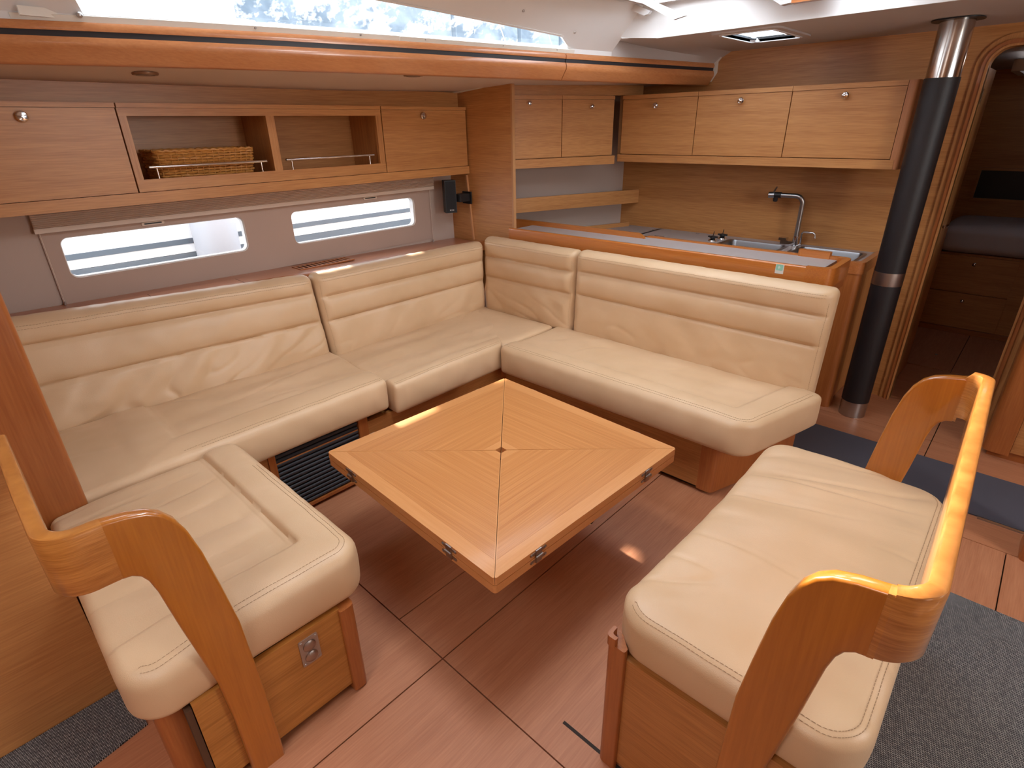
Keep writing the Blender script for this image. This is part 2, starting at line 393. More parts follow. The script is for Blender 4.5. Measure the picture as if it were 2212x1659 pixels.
# door frame: stepped moulding with rounded top corners
def arch(x0, x1, z1, r, n=8):
    out = [(x0, 0)]
    out += [(x0+r-r*math.cos(math.radians(90*k/n)), z1-r+r*math.sin(math.radians(90*k/n))) for k in range(n+1)]
    out += [(x1-r+r*math.sin(math.radians(90*k/n)), z1-r+r*math.cos(math.radians(90*k/n))) for k in range(n+1)]
    return out + [(x1, 0)]
def frame_ring(x0, x1, z1, r, wdt, ya, yb):
    O = arch(x0-wdt, x1+wdt, z1+wdt, r+wdt); I = arch(x0, x1, z1, r); n = len(O); V = []; F = []
    for y in (ya, yb):
        V += [Vector((p[0], y, p[1])) for p in O] + [Vector((p[0], y, p[1])) for p in I]
    for k in range(n-1):
        F += [(k, k+1, n+k+1, n+k), (2*n+k, 2*n+k+1, 3*n+k+1, 3*n+k), (k, k+1, 2*n+k+1, 2*n+k), (n+k, n+k+1, 3*n+k+1, 3*n+k)]
    F += [(0, n, 3*n, 2*n), (n-1, 2*n-1, 4*n-1, 3*n-1)]
    return V, F
d1 = thing('door_1', '', '', (-.2, YB, 0)); del d1['label'], d1['category']; d1['kind'] = 'structure'
mk('outer_frame', frame_ring(-.43, .03, 1.915, .09, .045, YB-.012, YB+.004), veneer_z, d1)
mk('middle_frame', frame_ring(-.425, .025, 1.91, .085, .024, YB-.024, YB-.008), solid_z, d1)
mk('inner_frame', frame_ring(-.42, .02, 1.905, .08, .010, YB-.030, YB+.06), veneer_z, d1)
mk('striker_plate', box(-.4195, -.416, YB+.035, YB+.055, 1.66, 1.73, .001), chrome, d1)
# corridor and cabin beyond the doorway
st('wall_corridor', box(-.60, -.56, YB+.03, 4.62, 0, 1.98), veneer_y)
st('wall_corridor', box(-.60, -.50, 4.60, 4.66, 0, 1.98), veneer_z)
st('wall_corridor', box(.30, .34, YB+.03, 5.9, 0, 1.98), veneer_y)
st('wall_cabin_left', box(-1.1, -1.06, 4.6, 6.4, 0, 1.98), veneer_y)
st('wall_cabin_front', box(-1.1, 1.0, 6.36, 6.4, 0, 1.98), veneer_x)
st('ceiling_cabin', tiles(-1.1, 1.0, YB+.03, 6.4, 1.94, 1.97, [(-.36, .26, 4.74, 5.26)]), liner_m)
st('wall_cabin_right', box(.9, 1.0, YB+.03, 6.4, 0, 1.98), veneer_y)
st('wall_cabin_left', box(-1.1, -.60, YB+.031, 4.6, 0, 1.98), veneer_y)
ch = thing('cabin_roof_hatch', 'dim grey framed hatch high inside the dark forward cabin', 'hatch', (-.05, 5.0, 1.84)); HC = 1
mk('hatch_frame', hring('z', -.36, .26, 4.74, 5.26, .04, 1.84, 1.90, .02), liner_m, ch)
mk('pane', box(-.36, .26, 4.74, 5.26, 1.885, 1.893), glass_smoke, ch)
dl = thing('door_leaf', 'dark cabin door standing open against the corridor side, chrome handle', 'door', (-.45, 4.25, 0))
mk('door_panel', box(-.475, -.45, YB+.075, 4.55, .02, 1.84, .003), veneer_z, dl)
hd = mk('door_handle', join(lathe([(.022, 0), (.022, .006), (.010, .008), (.010, .035)], (-.45, 4.02, 1.04), 'x', 16), tube([(-.415, 4.02, 1.04), (-.412, 4.05, 1.04), (-.412, 4.12, 1.035)], [.010, .009, .006], 10)), chrome, dl)
br_ = thing('berth_shelf', 'shelf slot with painted dark inside on the far cabin wall above the bed', 'shelf', (-.2, 6.33, .97))
mk('painted_dark_panel', box(-.52, .6, 6.335, 6.345, .975, 1.195), black_m, br_)  # flat black panel, paints the darkness inside the shelf opening
mk('shelf_frame', hring('y', -.52, .6, .975, 1.195, .02, 6.325, 6.36), veneer_x, br_)
# berth in the cabin
bu = thing('berth_drawer_unit', 'dark wooden drawer unit under the bed in the forward cabin', 'cabinet', (-.25, 5.63, 0))
mk('body', box(-.98, .28, 5.62, 6.34, 0, .63, .004), veneer_x, bu)
mk('plinth', box(-.98, .28, 5.60, 5.62, 0, .04), solid_x, bu)
for z0, z1, kz in ((.335, .615, .56), (.05, .325, .268)):
    dr = mk('drawer', box(-.575, -.06, 5.60, 5.62, z0, z1, .003), veneer_x, bu)
    mk('knob', lathe([(.006, 0), (.006, -.012), (.013, -.014), (.013, -.024), (.008, -.028)], (-.32, 5.60, kz), 'y', 14), chrome, dr)

# partition between saloon and galley
PX = -2.585; PY = 2.76
wm = st('wall_partition', prism([(PX, .90), (PX, 1.843), (-3.20, 1.807), (-3.20, .5), (-2.9, .5), (-2.84, .80), (-2.80, .88)], 'y', PY, PY+.02), veneer_x)
st('wall_partition', box(-3.36, -3.19, PY, PY+.02, 1.2, 1.84), veneer_x)
mk('edge_trim', box(PX-.002, PX+.012, PY-.002, PY+.022, .96, 1.845, .002), plain('pale_wood_edge', (.55, .28, .12), .4), wm)
# slanted outer piece of the partition next to the speaker
st('trim_2', prism([(-2.967, .87), (-2.955, .87), (-3.002, 1.30), (-3.014, 1.30)], 'y', PY-.014, PY), plain('pale_wood_edge_2', (.55, .26, .11), .4))
st('trim_3', join(box(-3.16, -2.94, PY-.012, PY+.0, 1.86, 1.866), prism([(-2.60, 1.838), (-2.585, 1.853), (-3.07, 1.826), (-3.085, 1.80)], 'y', PY-.03, PY)), frame_m)

# beam (handrail fascia) following the coachroof side
XBT = [(-1.6, -3.22), (-.3, -2.87), (.414, -2.64), (.773, -2.50), (1.218, -2.373), (1.79, -2.24), (2.519, -2.112), (2.75, -2.072), (3.28, -1.965), (3.89, -1.835)]
def smooth_tab(tab):
    return tab
def xb(y): return interp(XBT, y)
def sweep(profile, ys, closed=True):
    V, F = [], []; n = len(profile)
    for y in ys:
        x = sum(xb(y+d) for d in (-.12, -.06, 0, .06, .12))/5
        V += [Vector((x+p[0], y, p[1])) for p in profile]
    m = n if closed else n-1
    for i in range(len(ys)-1):
        for k in range(m):
            k2 = (k+1) % n; F.append((i*n+k, i*n+k2, (i+1)*n+k2, (i+1)*n+k))
    if closed: F.append(tuple(range(n))[::-1]); F.append(tuple(range((len(ys)-1)*n, len(ys)*n)))
    return V, F
def xbs(y): return sum(xb(y+d) for d in (-.12, -.06, 0, .06, .12))/5
SEAM = 2.66
t4 = thing('trim_4', '', '', (-2.4, 1.2, 1.82)); del t4['label'], t4['category']; t4['kind'] = 'structure'
for (a, b) in ((-1.5, SEAM-.003), (SEAM+.003, YB-.02)):
    ys = frange(a, b, .12)
    mk('upper_rail', sweep([(0, 1.917), (.002, 1.930), (-.004, 1.943), (-.05, 1.943), (-.05, 1.917)], ys), beam_m, t4)
    mk('black_strip', sweep([(-.004, 1.899), (-.004, 1.917), (-.04, 1.917), (-.04, 1.899)], ys), strip_m, t4)
    mk('lower_rail', sweep([(0, 1.899), (.004, 1.885), (.003, 1.868), (-.002, 1.862), (-.026, 1.824), (-.032, 1.819), (-.055, 1.817), (-.07, 1.822), (-.07, 1.899)], ys), beam_m, t4)
mk('end_cap', prism([(xbs(YB)-.08, 1.83), (xbs(YB)-.02, 1.84), (xbs(YB)+.012, 1.89), (xbs(YB)+.012, 1.95), (xbs(YB)+.05, 1.995), (xbs(YB)+.03, 2.0), (xbs(YB)-.02, 1.95), (xbs(YB)-.03, 1.87)], 'y', YB-.02, YB), frame_m, t4)
# soffit under the side deck
V, F = [], []
ys = frange(-1.6, YB, .2)
for y in ys:
    zo = 1.792 + .018*max(0, min(1, (y-1.8)/1.0)); V += [Vector((xbs(y)-.03, y, 1.852)), Vector((-3.10, y, zo)), Vector((-3.32, y, zo)), Vector((-3.32, y, 1.88)), Vector((xbs(y)-.03, y, 1.88))]
for i in range(len(ys)-1): F += [(5*i+k, 5*i+(k+1) % 5, 5*i+5+(k+1) % 5, 5*i+5+k) for k in range(5)]
st('ceiling_side_deck', (V, F), soffit_m)
# wood band above the lockers
st('trim_5', box(-3.18, -3.065, -1.5, 2.76, 1.715, 1.806), wood('band_veneer', VD, VL, 'Y'))  # same two veneer tones as the locker fronts

# coachroof side wall with the long pointed window
CZ = 2.16
def wp(y, z, out=0):
    x = xbs(y) + max(0, z-1.965)*1.0 - .012
    return Vector((x-out*.7, y, z+out*.7))
def ztop(y): return 2.01 + (2.60-y)*.056
cols = [(-1.6,)*4] + [(y,)*4 for y in frange(-1.3, .45, .25)] + [(.62, .64, .56, .55)] + [(y,)*4 for y in frange(.8, 2.5, .17)] + [(2.70, 2.695, 2.59, 2.56)] + [(2.82,)*4, (2.95,)*4, (3.0,)*4]
iw0 = next(i for i, c in enumerate(cols) if c[0] == .62); iw1 = next(i for i, c in enumerate(cols) if c[0] == 2.70)
V, F = [], []
for c in cols:
    V += [wp(c[0], 1.940), wp(c[1], 1.966), wp(c[2], ztop(c[2])), wp(c[3], CZ+.01)]
for i in range(len(cols)-1):
    for k in range(3):
        if k == 1 and iw0 <= i < iw1: continue
        F.append((4*i+k, 4*i+k+1, 4*i+4+k+1, 4*i+4+k))
nv = len(V); V2 = [v + Vector((-.02, 0, .012)) for v in V]; F2 = [tuple(i+nv for i in f) for f in F]
rev = []
for i in range(iw0, iw1):
    for k in (1, 2): rev.append((4*i+k, 4*i+4+k, nv+4*i+4+k, nv+4*i+k))
for i in (iw0, iw1): rev.append((4*i+1, 4*i+2, nv+4*i+2, nv+4*i+1))
cs = st('wall_coachroof', (V + V2, F + F2 + rev), white_m)
w3 = thing('window_3', '', '', (-2.3, 1.7, 1.966)); del w3['label'], w3['category']; w3['kind'] = 'structure'
Vg, Fg = [], []
for c in cols[iw0:iw1+1]: Vg += [wp(c[1], 1.962) + Vector((-.015, 0, .008)), wp(c[2], ztop(c[2])+.004) + Vector((-.015, 0, .008))]
Fg = [(2*i, 2*i+1, 2*i+3, 2*i+2) for i in range(iw1-iw0)]
mk('pane', (Vg, Fg), glass_dirty, w3)
def strip_along(path, nrm, w, t):
    """flat raised strip through path points; nrm(p) inward normal"""
    V, F = [], []
    for i, p in enumerate(path):
        tdir = (path[min(i+1, len(path)-1)] - path[max(i-1, 0)]).normalized(); n = nrm; s = tdir.cross(n).normalized()
        V += [p + s*w/2, p + s*w/2 + n*t, p - s*w/2 + n*t, p - s*w/2]
    for i in range(len(path)-1): F += [(4*i+k, 4*i+(k+1) % 4, 4*i+4+(k+1) % 4, 4*i+4+k) for k in range(4)]
    F += [(0, 1, 2, 3), tuple(range(4*len(path)-4, 4*len(path)))]
    return V, F
NIN = Vector((.7, 0, -.7)).normalized()
mk('window_frame', strip_along([wp(y, 1.9545) for y in frange(.45, 1.72, .12)], Vector((.95, 0, -.3)).normalized(), .018, .006), frame_m, w3)
mk('window_frame', strip_along([wp(y, 1.953) for y in frange(1.72, 2.72, .1)], Vector((.95, 0, -.3)).normalized(), .020, .010), frame_m, w3)
mk('window_edge', join(strip_along([wp(y, ztop(y)+.002) for y in frange(.58, 2.59, .1)], NIN, .008, .004), strip_along([wp(2.70, 1.966), wp(2.60, ztop(2.60))], NIN, .010, .004)), white_m, w3)
for y in (1.15, 1.55, 1.84, 2.26, 2.60):
    p = wp(y, 1.955); mk('screw', lathe([(.004, -.002), (.004, .0115)], p, 'x', 8), darksteel, w3)
for y, z in ((2.28, 2.085), (2.66, 2.03)):
    p = wp(y, z); mk('screw_cap', lathe([(.006, -.004), (.006, .004), (.003, .006)], p, 'x', 10), darksteel, w3)
mk('catch_plate', xf(box(-.004, .010, .47, .60, 1.952, 1.978, .003), Matrix.Translation((xbs(.53)-.004, 0, 0))), frame_m, w3)
mk('catch_stud', lathe([(.009, 0), (.009, .010), (.004, .013)], (xbs(.62)+.002, .625, 1.962), 'x', 12), steel, w3)
# forward part of the coachroof side, running over the galley up to the low headliner
V, F = [], []
ys = frange(3.0, YB, .15)
for y in ys: k = min(1, (y-3.0)/.75); V += [Vector((xbs(y)-.012, y, 1.935)), Vector((lerp(-2.05, xbs(y)+.03, k), y, lerp(2.032, 1.972, k))), Vector((-1.74, y, 2.004))]
for i in range(len(ys)-1): F += [(3*i+k, 3*i+k+1, 3*i+3+k+1, 3*i+3+k) for k in range(2)]
st('wall_coachroof', (V, F), liner_m)
# ceilings built round the hatch openings
HATCH = [(-1.78, -1.33, 2.34, 2.93), (-1.14, -.66, 2.34, 2.93), (-1.55, -.85, .75, 1.45), (-.9, 0, -1.4, -.5)]
st('ceiling', tiles(-1.80, 2.0, -1.6, 3.0, CZ, CZ+.04, HATCH), white_m)
V, F = [], []
ys = frange(-1.6, 3.0, .2)
for y in ys: V += [Vector((min(-1.82, xbs(y)+.180), y, CZ)), Vector((-1.80, y, CZ)), Vector((-1.80, y, CZ+.04)), Vector((min(-1.82, xbs(y)+.20), y, CZ+.04))]
for i in range(len(ys)-1): F += [(4*i+k, 4*i+(k+1) % 4, 4*i+4+(k+1) % 4, 4*i+4+k) for k in range(4)]
st('ceiling', (V, F), white_m)
st('ceiling_step', box(-1.74, 2.0, 2.99, 3.0, 2.002, CZ), white_m)
st('ceiling_step', prism([(-2.055, 2.034), (-2.03, 2.075), (-1.98, 2.115), (-1.91, 2.145), (-1.84, CZ), (-1.7401, CZ), (-1.7401, 2.002)], 'y', 2.99, 3.0), white_m)
SH = (-1.455, -1.20, 3.10, 3.50)
st('ceiling_galley', tiles(-1.76, 2.0, 3.0, YB, 2.002, 2.016, [SH]), liner_m)
# hatch frames
for i, (a, b, c, d) in enumerate(HATCH[:3]):
    w = thing('window_%d' % (4+i), '', '', ((a+b)/2, (c+d)/2, CZ)); del w['label'], w['category']; w['kind'] = 'structure'
    mk('window_frame', hring('z', a, b, c, d, .02, CZ-.015, CZ+.05, .03), liner_m, w)
    mk('pane', box(a, b, c, d, CZ+.028, CZ+.036), glass_frost, w)
w = thing('window_7', '', '', ((SH[0]+SH[1])/2, (SH[2]+SH[3])/2, 2.0)); del w['label'], w['category']; w['kind'] = 'structure'
a, b, c, d = SH
mk('window_frame', hring('z', a, b, c, d, .045, 1.994, 2.004, .03), liner_m, w)
mk('inner_lip', hring('z', a, b, c, d, .010, 1.990, 2.02, .02), white_m, w)
mk('gasket', hring('z', a+.012, b-.012, c+.012, d-.012, .010, 2.004, 2.010, .012), black_m, w)
mk('pane', box(a+.01, b-.01, c+.01, d-.01, 2.010, 2.014), glass_frost, w)
for (hx, hy) in ((a+.03, d-.005), (b-.005, c+.22)):
    mk('hatch_knob', lathe([(.013, -.010), (.015, -.004), (.008, 0), (.008, .01)], (hx, hy, 2.0), 'z', 16), white_m, w)

w4 = bpy.data.objects['window_4']
mk('blind_flap', prism([(-1.86, 2.185), (-1.764, 2.165), (-1.535, 2.066), (-1.60, 2.056)], 'y', 2.875, 2.895, .003), liner_m, w4)
mk('blind_end', prism([(-1.942, 2.158), (-1.86, 2.158), (-1.765, 2.118), (-1.775, 2.106), (-1.80, 2.102)], 'y', 2.93, 2.95, .003), white_m, w4)
w5 = bpy.data.objects['window_5']
mk('blind_cassette', prism([(-1.150, CZ-.002), (-1.139, 2.079), (-1.096, 2.053), (-1.054, 2.056), (-1.054, CZ-.002)], 'y', 2.88, 2.92, .003), liner_m, w5)
mk('wood_insert', box(-1.0535, -.90, 2.882, 2.918, 2.054, CZ-.003, .002), solid_x, w5)

# port side bulkhead end beside the small bench, starboard and aft sides (out of frame)
st('wall_back_left', box(-1.80, -1.745, -1.6, -.002, 0, 2.16), veneer_y)
st('wall_back_return', box(-3.2, -1.80, -.09, -.06, 0, 1.80), veneer_x)
st('trim_6', prism(round_poly([(-2.20, -.055), (-2.06, -.055), (-2.06, .125), (-2.20, .125)], [0, .0, .02, .02]), 'z', .30, 1.80), solid_z)
st('wall_right', join(box(1.95, 2.0, -1.6, YB, 0, 1.55), box(1.95, 2.0, -1.6, YB, 1.95, 2.2), box(1.95, 2.0, -1.6, .8, 1.55, 1.95), box(1.95, 2.0, 2.7, YB, 1.55, 1.95)), hull_m)
st('wall_back', box(-1.8, 2.0, -1.62, -1.58, 0, 2.2), veneer_x)

# ================================================================ CUSHIONS
def gauss(d, s): return math.exp(-(d/s)**2)
def nz(x, y, z, s=1): return noise.noise(Vector((x*s, y*s, z*s)))
class Cush:
    """soft box: u along P00->P10, v along P00->P01, w along nrm (top/front face at w=T)"""
    def __init__(s, P00, P10, P11, P01, T, nrm, R=.05, r=.04, shape=None, res=.010, Rc=(0, 0, 0, 0)):
        s.Rc = Rc
        s.P = [Vector(p) for p in (P00, P10, P11, P01)]; s.T = T; s.n = Vector(nrm).normalized(); s.R = R; s.r = r; s.shape = shape; s.res = res; s.resv = res
        s.L = ((s.P[1]-s.P[0]).length + (s.P[2]-s.P[3]).length)/2; s.D = ((s.P[3]-s.P[0]).length + (s.P[2]-s.P[1]).length)/2
    def point(s, u, v, w, lift=0):
        L, D, T, R, r = s.L, s.D, s.T, s.R, s.r
        rr = min(r, T/2-.001)
        def cl(x, a, b): return max(a, min(b, x))
        q = (cl(u, R, L-R), cl(v, R, D-R), cl(w, rr, T-rr)); d = [(u-q[0])/R, (v-q[1])/R, (w-q[2])/rr]
        m = max(abs(c) for c in d); ln = math.sqrt(sum(c*c for c in d))
        ci = (0 if v < D/2 else 3) if u < L/2 else (1 if v < D/2 else 2)
        if s.Rc[ci]: ln = math.hypot(max(abs(d[0]), abs(d[1])), d[2])
        if ln > 1e-9:
            k = m/ln; d = [c*k for c in d]
            if lift:
                d2 = [d[0]*(1+lift/R), d[1]*(1+lift/R), d[2]*(1+lift/rr)]; d = d2
        elif lift: pass
        u, v, w = q[0]+d[0]*R, q[1]+d[1]*R, q[2]+d[2]*rr
        if lift and abs(d[2]) < 1e-6 and w > T/2: w += lift
        for i, (cu, cv, su, sv) in enumerate(((0, 0, 1, 1), (L, 0, -1, 1), (L, D, -1, -1), (0, D, 1, -1))):
            Q = s.Rc[i]
            if Q:
                a = (Q - (u-cu)*su)/Q; b = (Q - (v-cv)*sv)/Q
                if a > 0 and b > 0:
                    k = max(a, b)/math.hypot(a, b); u = cu + su*Q*(1-a*k); v = cv + sv*Q*(1-b*k)
        if s.shape: u, v, w = s.shape(s, u, v, w)
        a, b = u/L, v/D; P = s.P
        return (P[0]*(1-a)*(1-b) + P[1]*a*(1-b) + P[2]*a*b + P[3]*(1-a)*b) + s.n*w
    def geo(s):
        def ticks(n, T, R):
            base = frange(0, T, s.res); return base
        us, vs = ticks(0, s.L, s.R), frange(0, s.D, s.resv); ws = frange(0, s.T, min(s.res, s.T/16))
        idx = {}; V = []; F = []
        def vid(i, j, k):
            key = (i, j, k)
            if key not in idx: idx[key] = len(V); V.append(s.point(us[i], vs[j], ws[k]))
            return idx[key]
        a, b, c = len(us)-1, len(vs)-1, len(ws)-1
        for i in range(a):
            for j in range(b):
                F.append((vid(i, j, c), vid(i+1, j, c), vid(i+1, j+1, c), vid(i, j+1, c))); F.append((vid(i, j, 0), vid(i, j+1, 0), vid(i+1, j+1, 0), vid(i+1, j, 0)))
        for i in range(a):
            for k in range(c):
                F.append((vid(i, 0, k), vid(i+1, 0, k), vid(i+1, 0, k+1), vid(i, 0, k+1))); F.append((vid(i, b, k), vid(i, b, k+1), vid(i+1, b, k+1), vid(i+1, b, k)))
        for j in range(b):
            for k in range(c):
                F.append((vid(0, j, k), vid(0, j, k+1), vid(0, j+1, k+1), vid(0, j+1, k))); F.append((vid(a, j, k), vid(a, j+1, k), vid(a, j+1, k+1), vid(a, j, k+1)))
        return V, F
    def stitches(s, path, dash=.007, gap=.003, rad=.0007, lift=.0007):
        """path: list of (u,v,w) corners; dashes lie on the surface"""
        gs = []
        for p, q in zip(path, path[1:]):
            p, q = Vector(p), Vector(q); n = max(1, int((q-p).length/(dash+gap)))
            for i in range(n):
                a = p.lerp(q, i/n); b = p.lerp(q, i/n + dash/(dash+gap)/n)
                A, B = s.point(*a, lift), s.point(*b, lift); gs.append(tube([A, B], rad, 4))
        return join(*gs)
def loop_path(c, e, w=None, sides='fblr'):
    w = c.T if w is None else w
    L, D = c.L, c.D
    return [(e, e, w), (L-e, e, w), (L-e, D-e, w), (e, D-e, w), (e, e, w)]
def edge_seams(c, o, paths):
    for p in paths: mk('stitching', c.stitches(p), thread_m, o)['kind'] = 'stuff'
def cushion(name, label, cat, c, seams, group=None):
    if name == 'seat_cushion': c.resv = .0065
    o = mk(name, c.geo(), leather_m, smooth=80); tag(o, label, cat, group)
    gs = [c.stitches(p) for p in seams]
    if gs:
        k = mk('stitching', join(*gs), thread_m, o); k['kind'] = 'stuff'
    return o

# ---- seat cushions --------------------------------------------------------
def seat_shape(inset=.12, ends=(0, 0), wr=.005, front=.012, seed=0, depth=.011, wdir=(2.2, 9), drop=.009, crease=None):
    def f(s, u, v, w):
        L, D, T = s.L, s.D, s.T
        tw = max(0, (w/T-.5)*2)
        # crown and bolster
        if w > T*.5:
            c = (1-(abs(2*u/L-1))**4)*(1-(abs(2*v/D-1))**4)
            w += .010*c*tw
            SG = .0055
            def sm(x): return max(0, min(1, x))
            a_in = v-inset; b_in = (L-ends[1]-u) if ends[1] else 1; c_in = (u-ends[0]) if ends[0] else 1
            din = min(a_in, b_in, c_in)               # signed distance into the sunken panel
            dd = abs(din) if din > -.2 else 1
            w -= depth*gauss(din, SG)*tw
            w -= drop*tw*sm(din/.012)
            if din < 0:                               # rolled bolster around the panel
                w += .007*tw*math.sin(math.pi*sm(-din/max(.08, inset)))
            inn = sm(din/.05)
            w += wr*tw*nz(u*wdir[0]+v*1.5+seed, v*wdir[1]-u*.8, seed)*(.5+1.1*inn)*sm(dd/.05)
            w += .0022*tw*nz(u*14+seed, v*14, seed+3)
            if crease:
                n1 = nz(u*crease[0]+.6*v+seed*2, v*crease[1]-.35*u, seed+7)
                w -= crease[2]*tw*gauss(n1, .075)*(.25+.75*inn)*sm(dd/.08)*sm(1.2*nz(u*3+seed, v*3, 4)+.7)
        # front face bulge and soft pleats
        if v < .06:
            k = (1-v/.06)*math.sin(math.pi*min(1, max(0, w/T)))
            k *= max(0, min(1, min(u, L-u)/.08)); v -= front*k + .0045*k*nz(u*13+seed, w*5, seed+1)
        k = math.sin(math.pi*min(1, max(0, w/T)))*max(0, min(1, min(v, D-v)/.08))
        if u < .06: u -= .010*k*(1-u/.06)
        if u > L-.06: u += .010*k*(1-(L-u)/.06)
        return u, v, w
    return f
ZN = (0, 0, 1)
# side run, aft cushion: front edge x=-2.115 (u runs aft->forward, v from front edge back to hull)
c = Cush((-2.10, 1.345, .352), (-2.10, -.06, .352), (-2.705, -.06, .352), (-2.71, 1.385, .352), .156, ZN, .022, .022, seat_shape(.17, (0, .53), .006, seed=1, depth=.012, drop=.013, crease=(2.5, 5, .004)))
cushion('seat_cushion', 'long cream leather seat cushion above the black grille, with rolled front bolster', 'cushion', c,
        [[(.02, .018, c.T), (c.L*.60, .018, c.T)], [(.02, .034, c.T), (c.L*.64, .034, c.T)]])
# corner cushion
c = Cush((-2.085, 2.12, .318), (-2.075, 1.365, .318), (-2.715, 1.405, .318), (-2.715, 2.615, .318), .156, ZN, .020, .020, seat_shape(.11, (0, 0), .006, seed=5, depth=.012, drop=.013, crease=(3, 5, .004)))
c2 = c
cushion('seat_cushion', 'cream leather corner seat cushion running into the inner corner of the settee', 'cushion', c,
        [[(.02, .016, c.T), (c.L-.02, .016, c.T)], [(.02, .030, c.T), (c.L-.02, .030, c.T)], [(c.L-.012, .016, c.T-.02), (c.L-.012, .008, .03)]])
mk('corner_infill', Cush((-2.69, 2.595, .318), (-2.08, 2.595, .318), (-2.08, 2.13, .318), (-2.69, 2.13, .318), .146, ZN, .03, .03, None, .03).geo(), leather_m, bpy.data.objects['seat_cushion.001'], smooth=80)
# forward run, in front of the galley
c = Cush((-2.075, 2.085, .305), (-.655, 2.085, .305), (-.520, 2.612, .305), (-2.065, 2.612, .305), .165, ZN, .026, .026, seat_shape(.135, (0, .15), .0035, .016, seed=9, depth=.010, crease=(4, 3, .003)), Rc=(0, .075, 0, 0))
cushion('seat_cushion', 'cream leather seat cushion against the galley counter with a rounded free end', 'cushion', c,
        [[(.02, .022, c.T), (c.L-.022, .022, c.T), (c.L-.022, c.D-.05, c.T)], [(.02, .036, c.T), (c.L-.036, .036, c.T), (c.L-.036, c.D-.05, c.T)]])
# short aft bench of the U (front edge y=.64, open end towards the aisle)
def lb_shape(s, u, v, w):
    u, v, w = seat_shape(.13, (0, .15), .012, .014, seed=14, depth=.014, wdir=(9, 1.4), drop=.016, crease=(10, 1.5, .006))(s, u, v, w)
    # the loose aft corner droops
    k = max(0, (u/s.L-.75)*4)*max(0, (v/s.D-.55)*2.2)
    w -= .035*k*(w/s.T)+.02*k
    return u, v, w
c = Cush((-2.09, .615, .342), (-1.19, .615, .342), (-1.20, -.006, .342), (-2.06, .010, .342), .165, ZN, .03, .030, lb_shape, Rc=(0, .075, .09, .03))
cushion('seat_cushion', 'cream leather bench cushion with creased sunken panel, behind the varnished arm at left', 'cushion', c,
        [[(.25, .024, c.T), (c.L-.024, .024, c.T), (c.L-.024, c.D-.03, c.T)], [(.25, .038, c.T), (c.L-.038, .038, c.T), (c.L-.038, c.D-.03, c.T)], [(c.L-.010, .03, c.T-.012), (c.L-.010, c.D-.03, c.T-.012)]])
# freestanding bench at right
def rb_shape(s, u, v, w):
    L, D, T = s.L, s.D, s.T
    if w > T*.5:
        tw = (w/T-.5)*2
        w += .022*tw*(1-abs(2*u/L-1)**3)*(1-abs(2*v/D-1)**3)
        w += .014*tw*nz(u*1.6+3, v*9-u*2.5, 5) + .003*tw*nz(u*11, v*11, 2) - .006*tw*gauss(nz(u*2+7, v*8-u*2.2, 9), .09)*max(0, min(1, nz(u*4, v*3, 3)*1.5+.5))
    k0 = math.sin(math.pi*min(1, max(0, w/T))); k = k0*max(0, min(1, min(u, L-u)/.10)); ku = max(0, min(1, min(v, D-v)/.10))
    if v < .06: v -= .008*k*(1-v/.06)
    if v > D-.06: v += .008*k*(1-(D-v)/.06)
    k = k0*ku
    if u < .06: u -= (.008+.003*nz(v*9, w*4, 8))*k*(1-u/.06)
    if u > L-.06: u += .008*k*(1-(L-u)/.06)
    # slight waist in the left-hand edge
    if u < L/2: u += .016*math.sin(math.pi*v/D)*(1-2*u/L)
    return u, v, w
c = Cush((-.515, .868, .415), (.030, .868, .415), (.018, 1.930, .415), (-.515, 1.930, .415), .138, ZN, .030, .028, rb_shape, Rc=(.095, .085, .10, .095))
cushion('seat_cushion', 'plump cream leather cushion on the freestanding bench at right', 'cushion', c,
        [[(.02, e, c.T), (c.L-e, e, c.T), (c.L-e, c.D-.03, c.T)] for e in (.012, .024)] + [[(.335+d, .0, c.T-.022), (.335+d, .0, .012)] for d in (0, .014)])

# ---- backrests ------------------------------------------------------------
def back_shape(chan=(.60, .79), seed=0, wr=.006, puff=.022, ledge=.0):
    def f(s, u, v, w):
        L, D, T = s.L, s.D, s.T; h = v/D
        if w > T*.5:
            tw = (w/T-.5)*2
            ends = min(1, min(u, L-u)/.05)
            lv = [0] + list(chan) + [1.06]
            for a, b in zip(lv, lv[1:]):
                if a <= h < b: q = (h-a)/(b-a); w += puff*tw*(1-abs(2*q-1)**2.4)*ends*(.8 if a == 0 else 1)
            for cch in chan: w -= .010*tw*gauss((h-cch)*D, .007)*ends
            # creases fanning from the foot of the cushion
            w += wr*tw*nz(u*7+h*3+seed, h*2.2+u*1.5, seed)*(1.5 if h < chan[0] else .45)
            w += .0025*tw*nz(u*12+seed, h*9, seed+2)
            if h < chan[0]: w -= wr*.8*tw*gauss(nz(u*5+h*4+seed, h*3-u*1.2, seed+5), .10)*(1-h/chan[0])
        k = math.sin(math.pi*min(1, max(0, w/T)))
        if v > D-.05: v += .007*k*(1-(D-v)/.05) + .002*nz(u*25, w*20, seed)
        return u, v, w
    return f
def backrest(label, c, group=None, ends=1):
    e = .020
    c.resv = .008
    paths = [[(.03, c.D-e, c.T), (c.L-.03, c.D-e, c.T)], [(.03, c.D-e-.013, c.T), (c.L-.03, c.D-e-.013, c.T)]]
    if ends: paths += [[(c.L-.016, .05, c.T), (c.L-.016, c.D-.05, c.T)]]
    return cushion('backrest_cushion', label, 'cushion', c, paths, group)
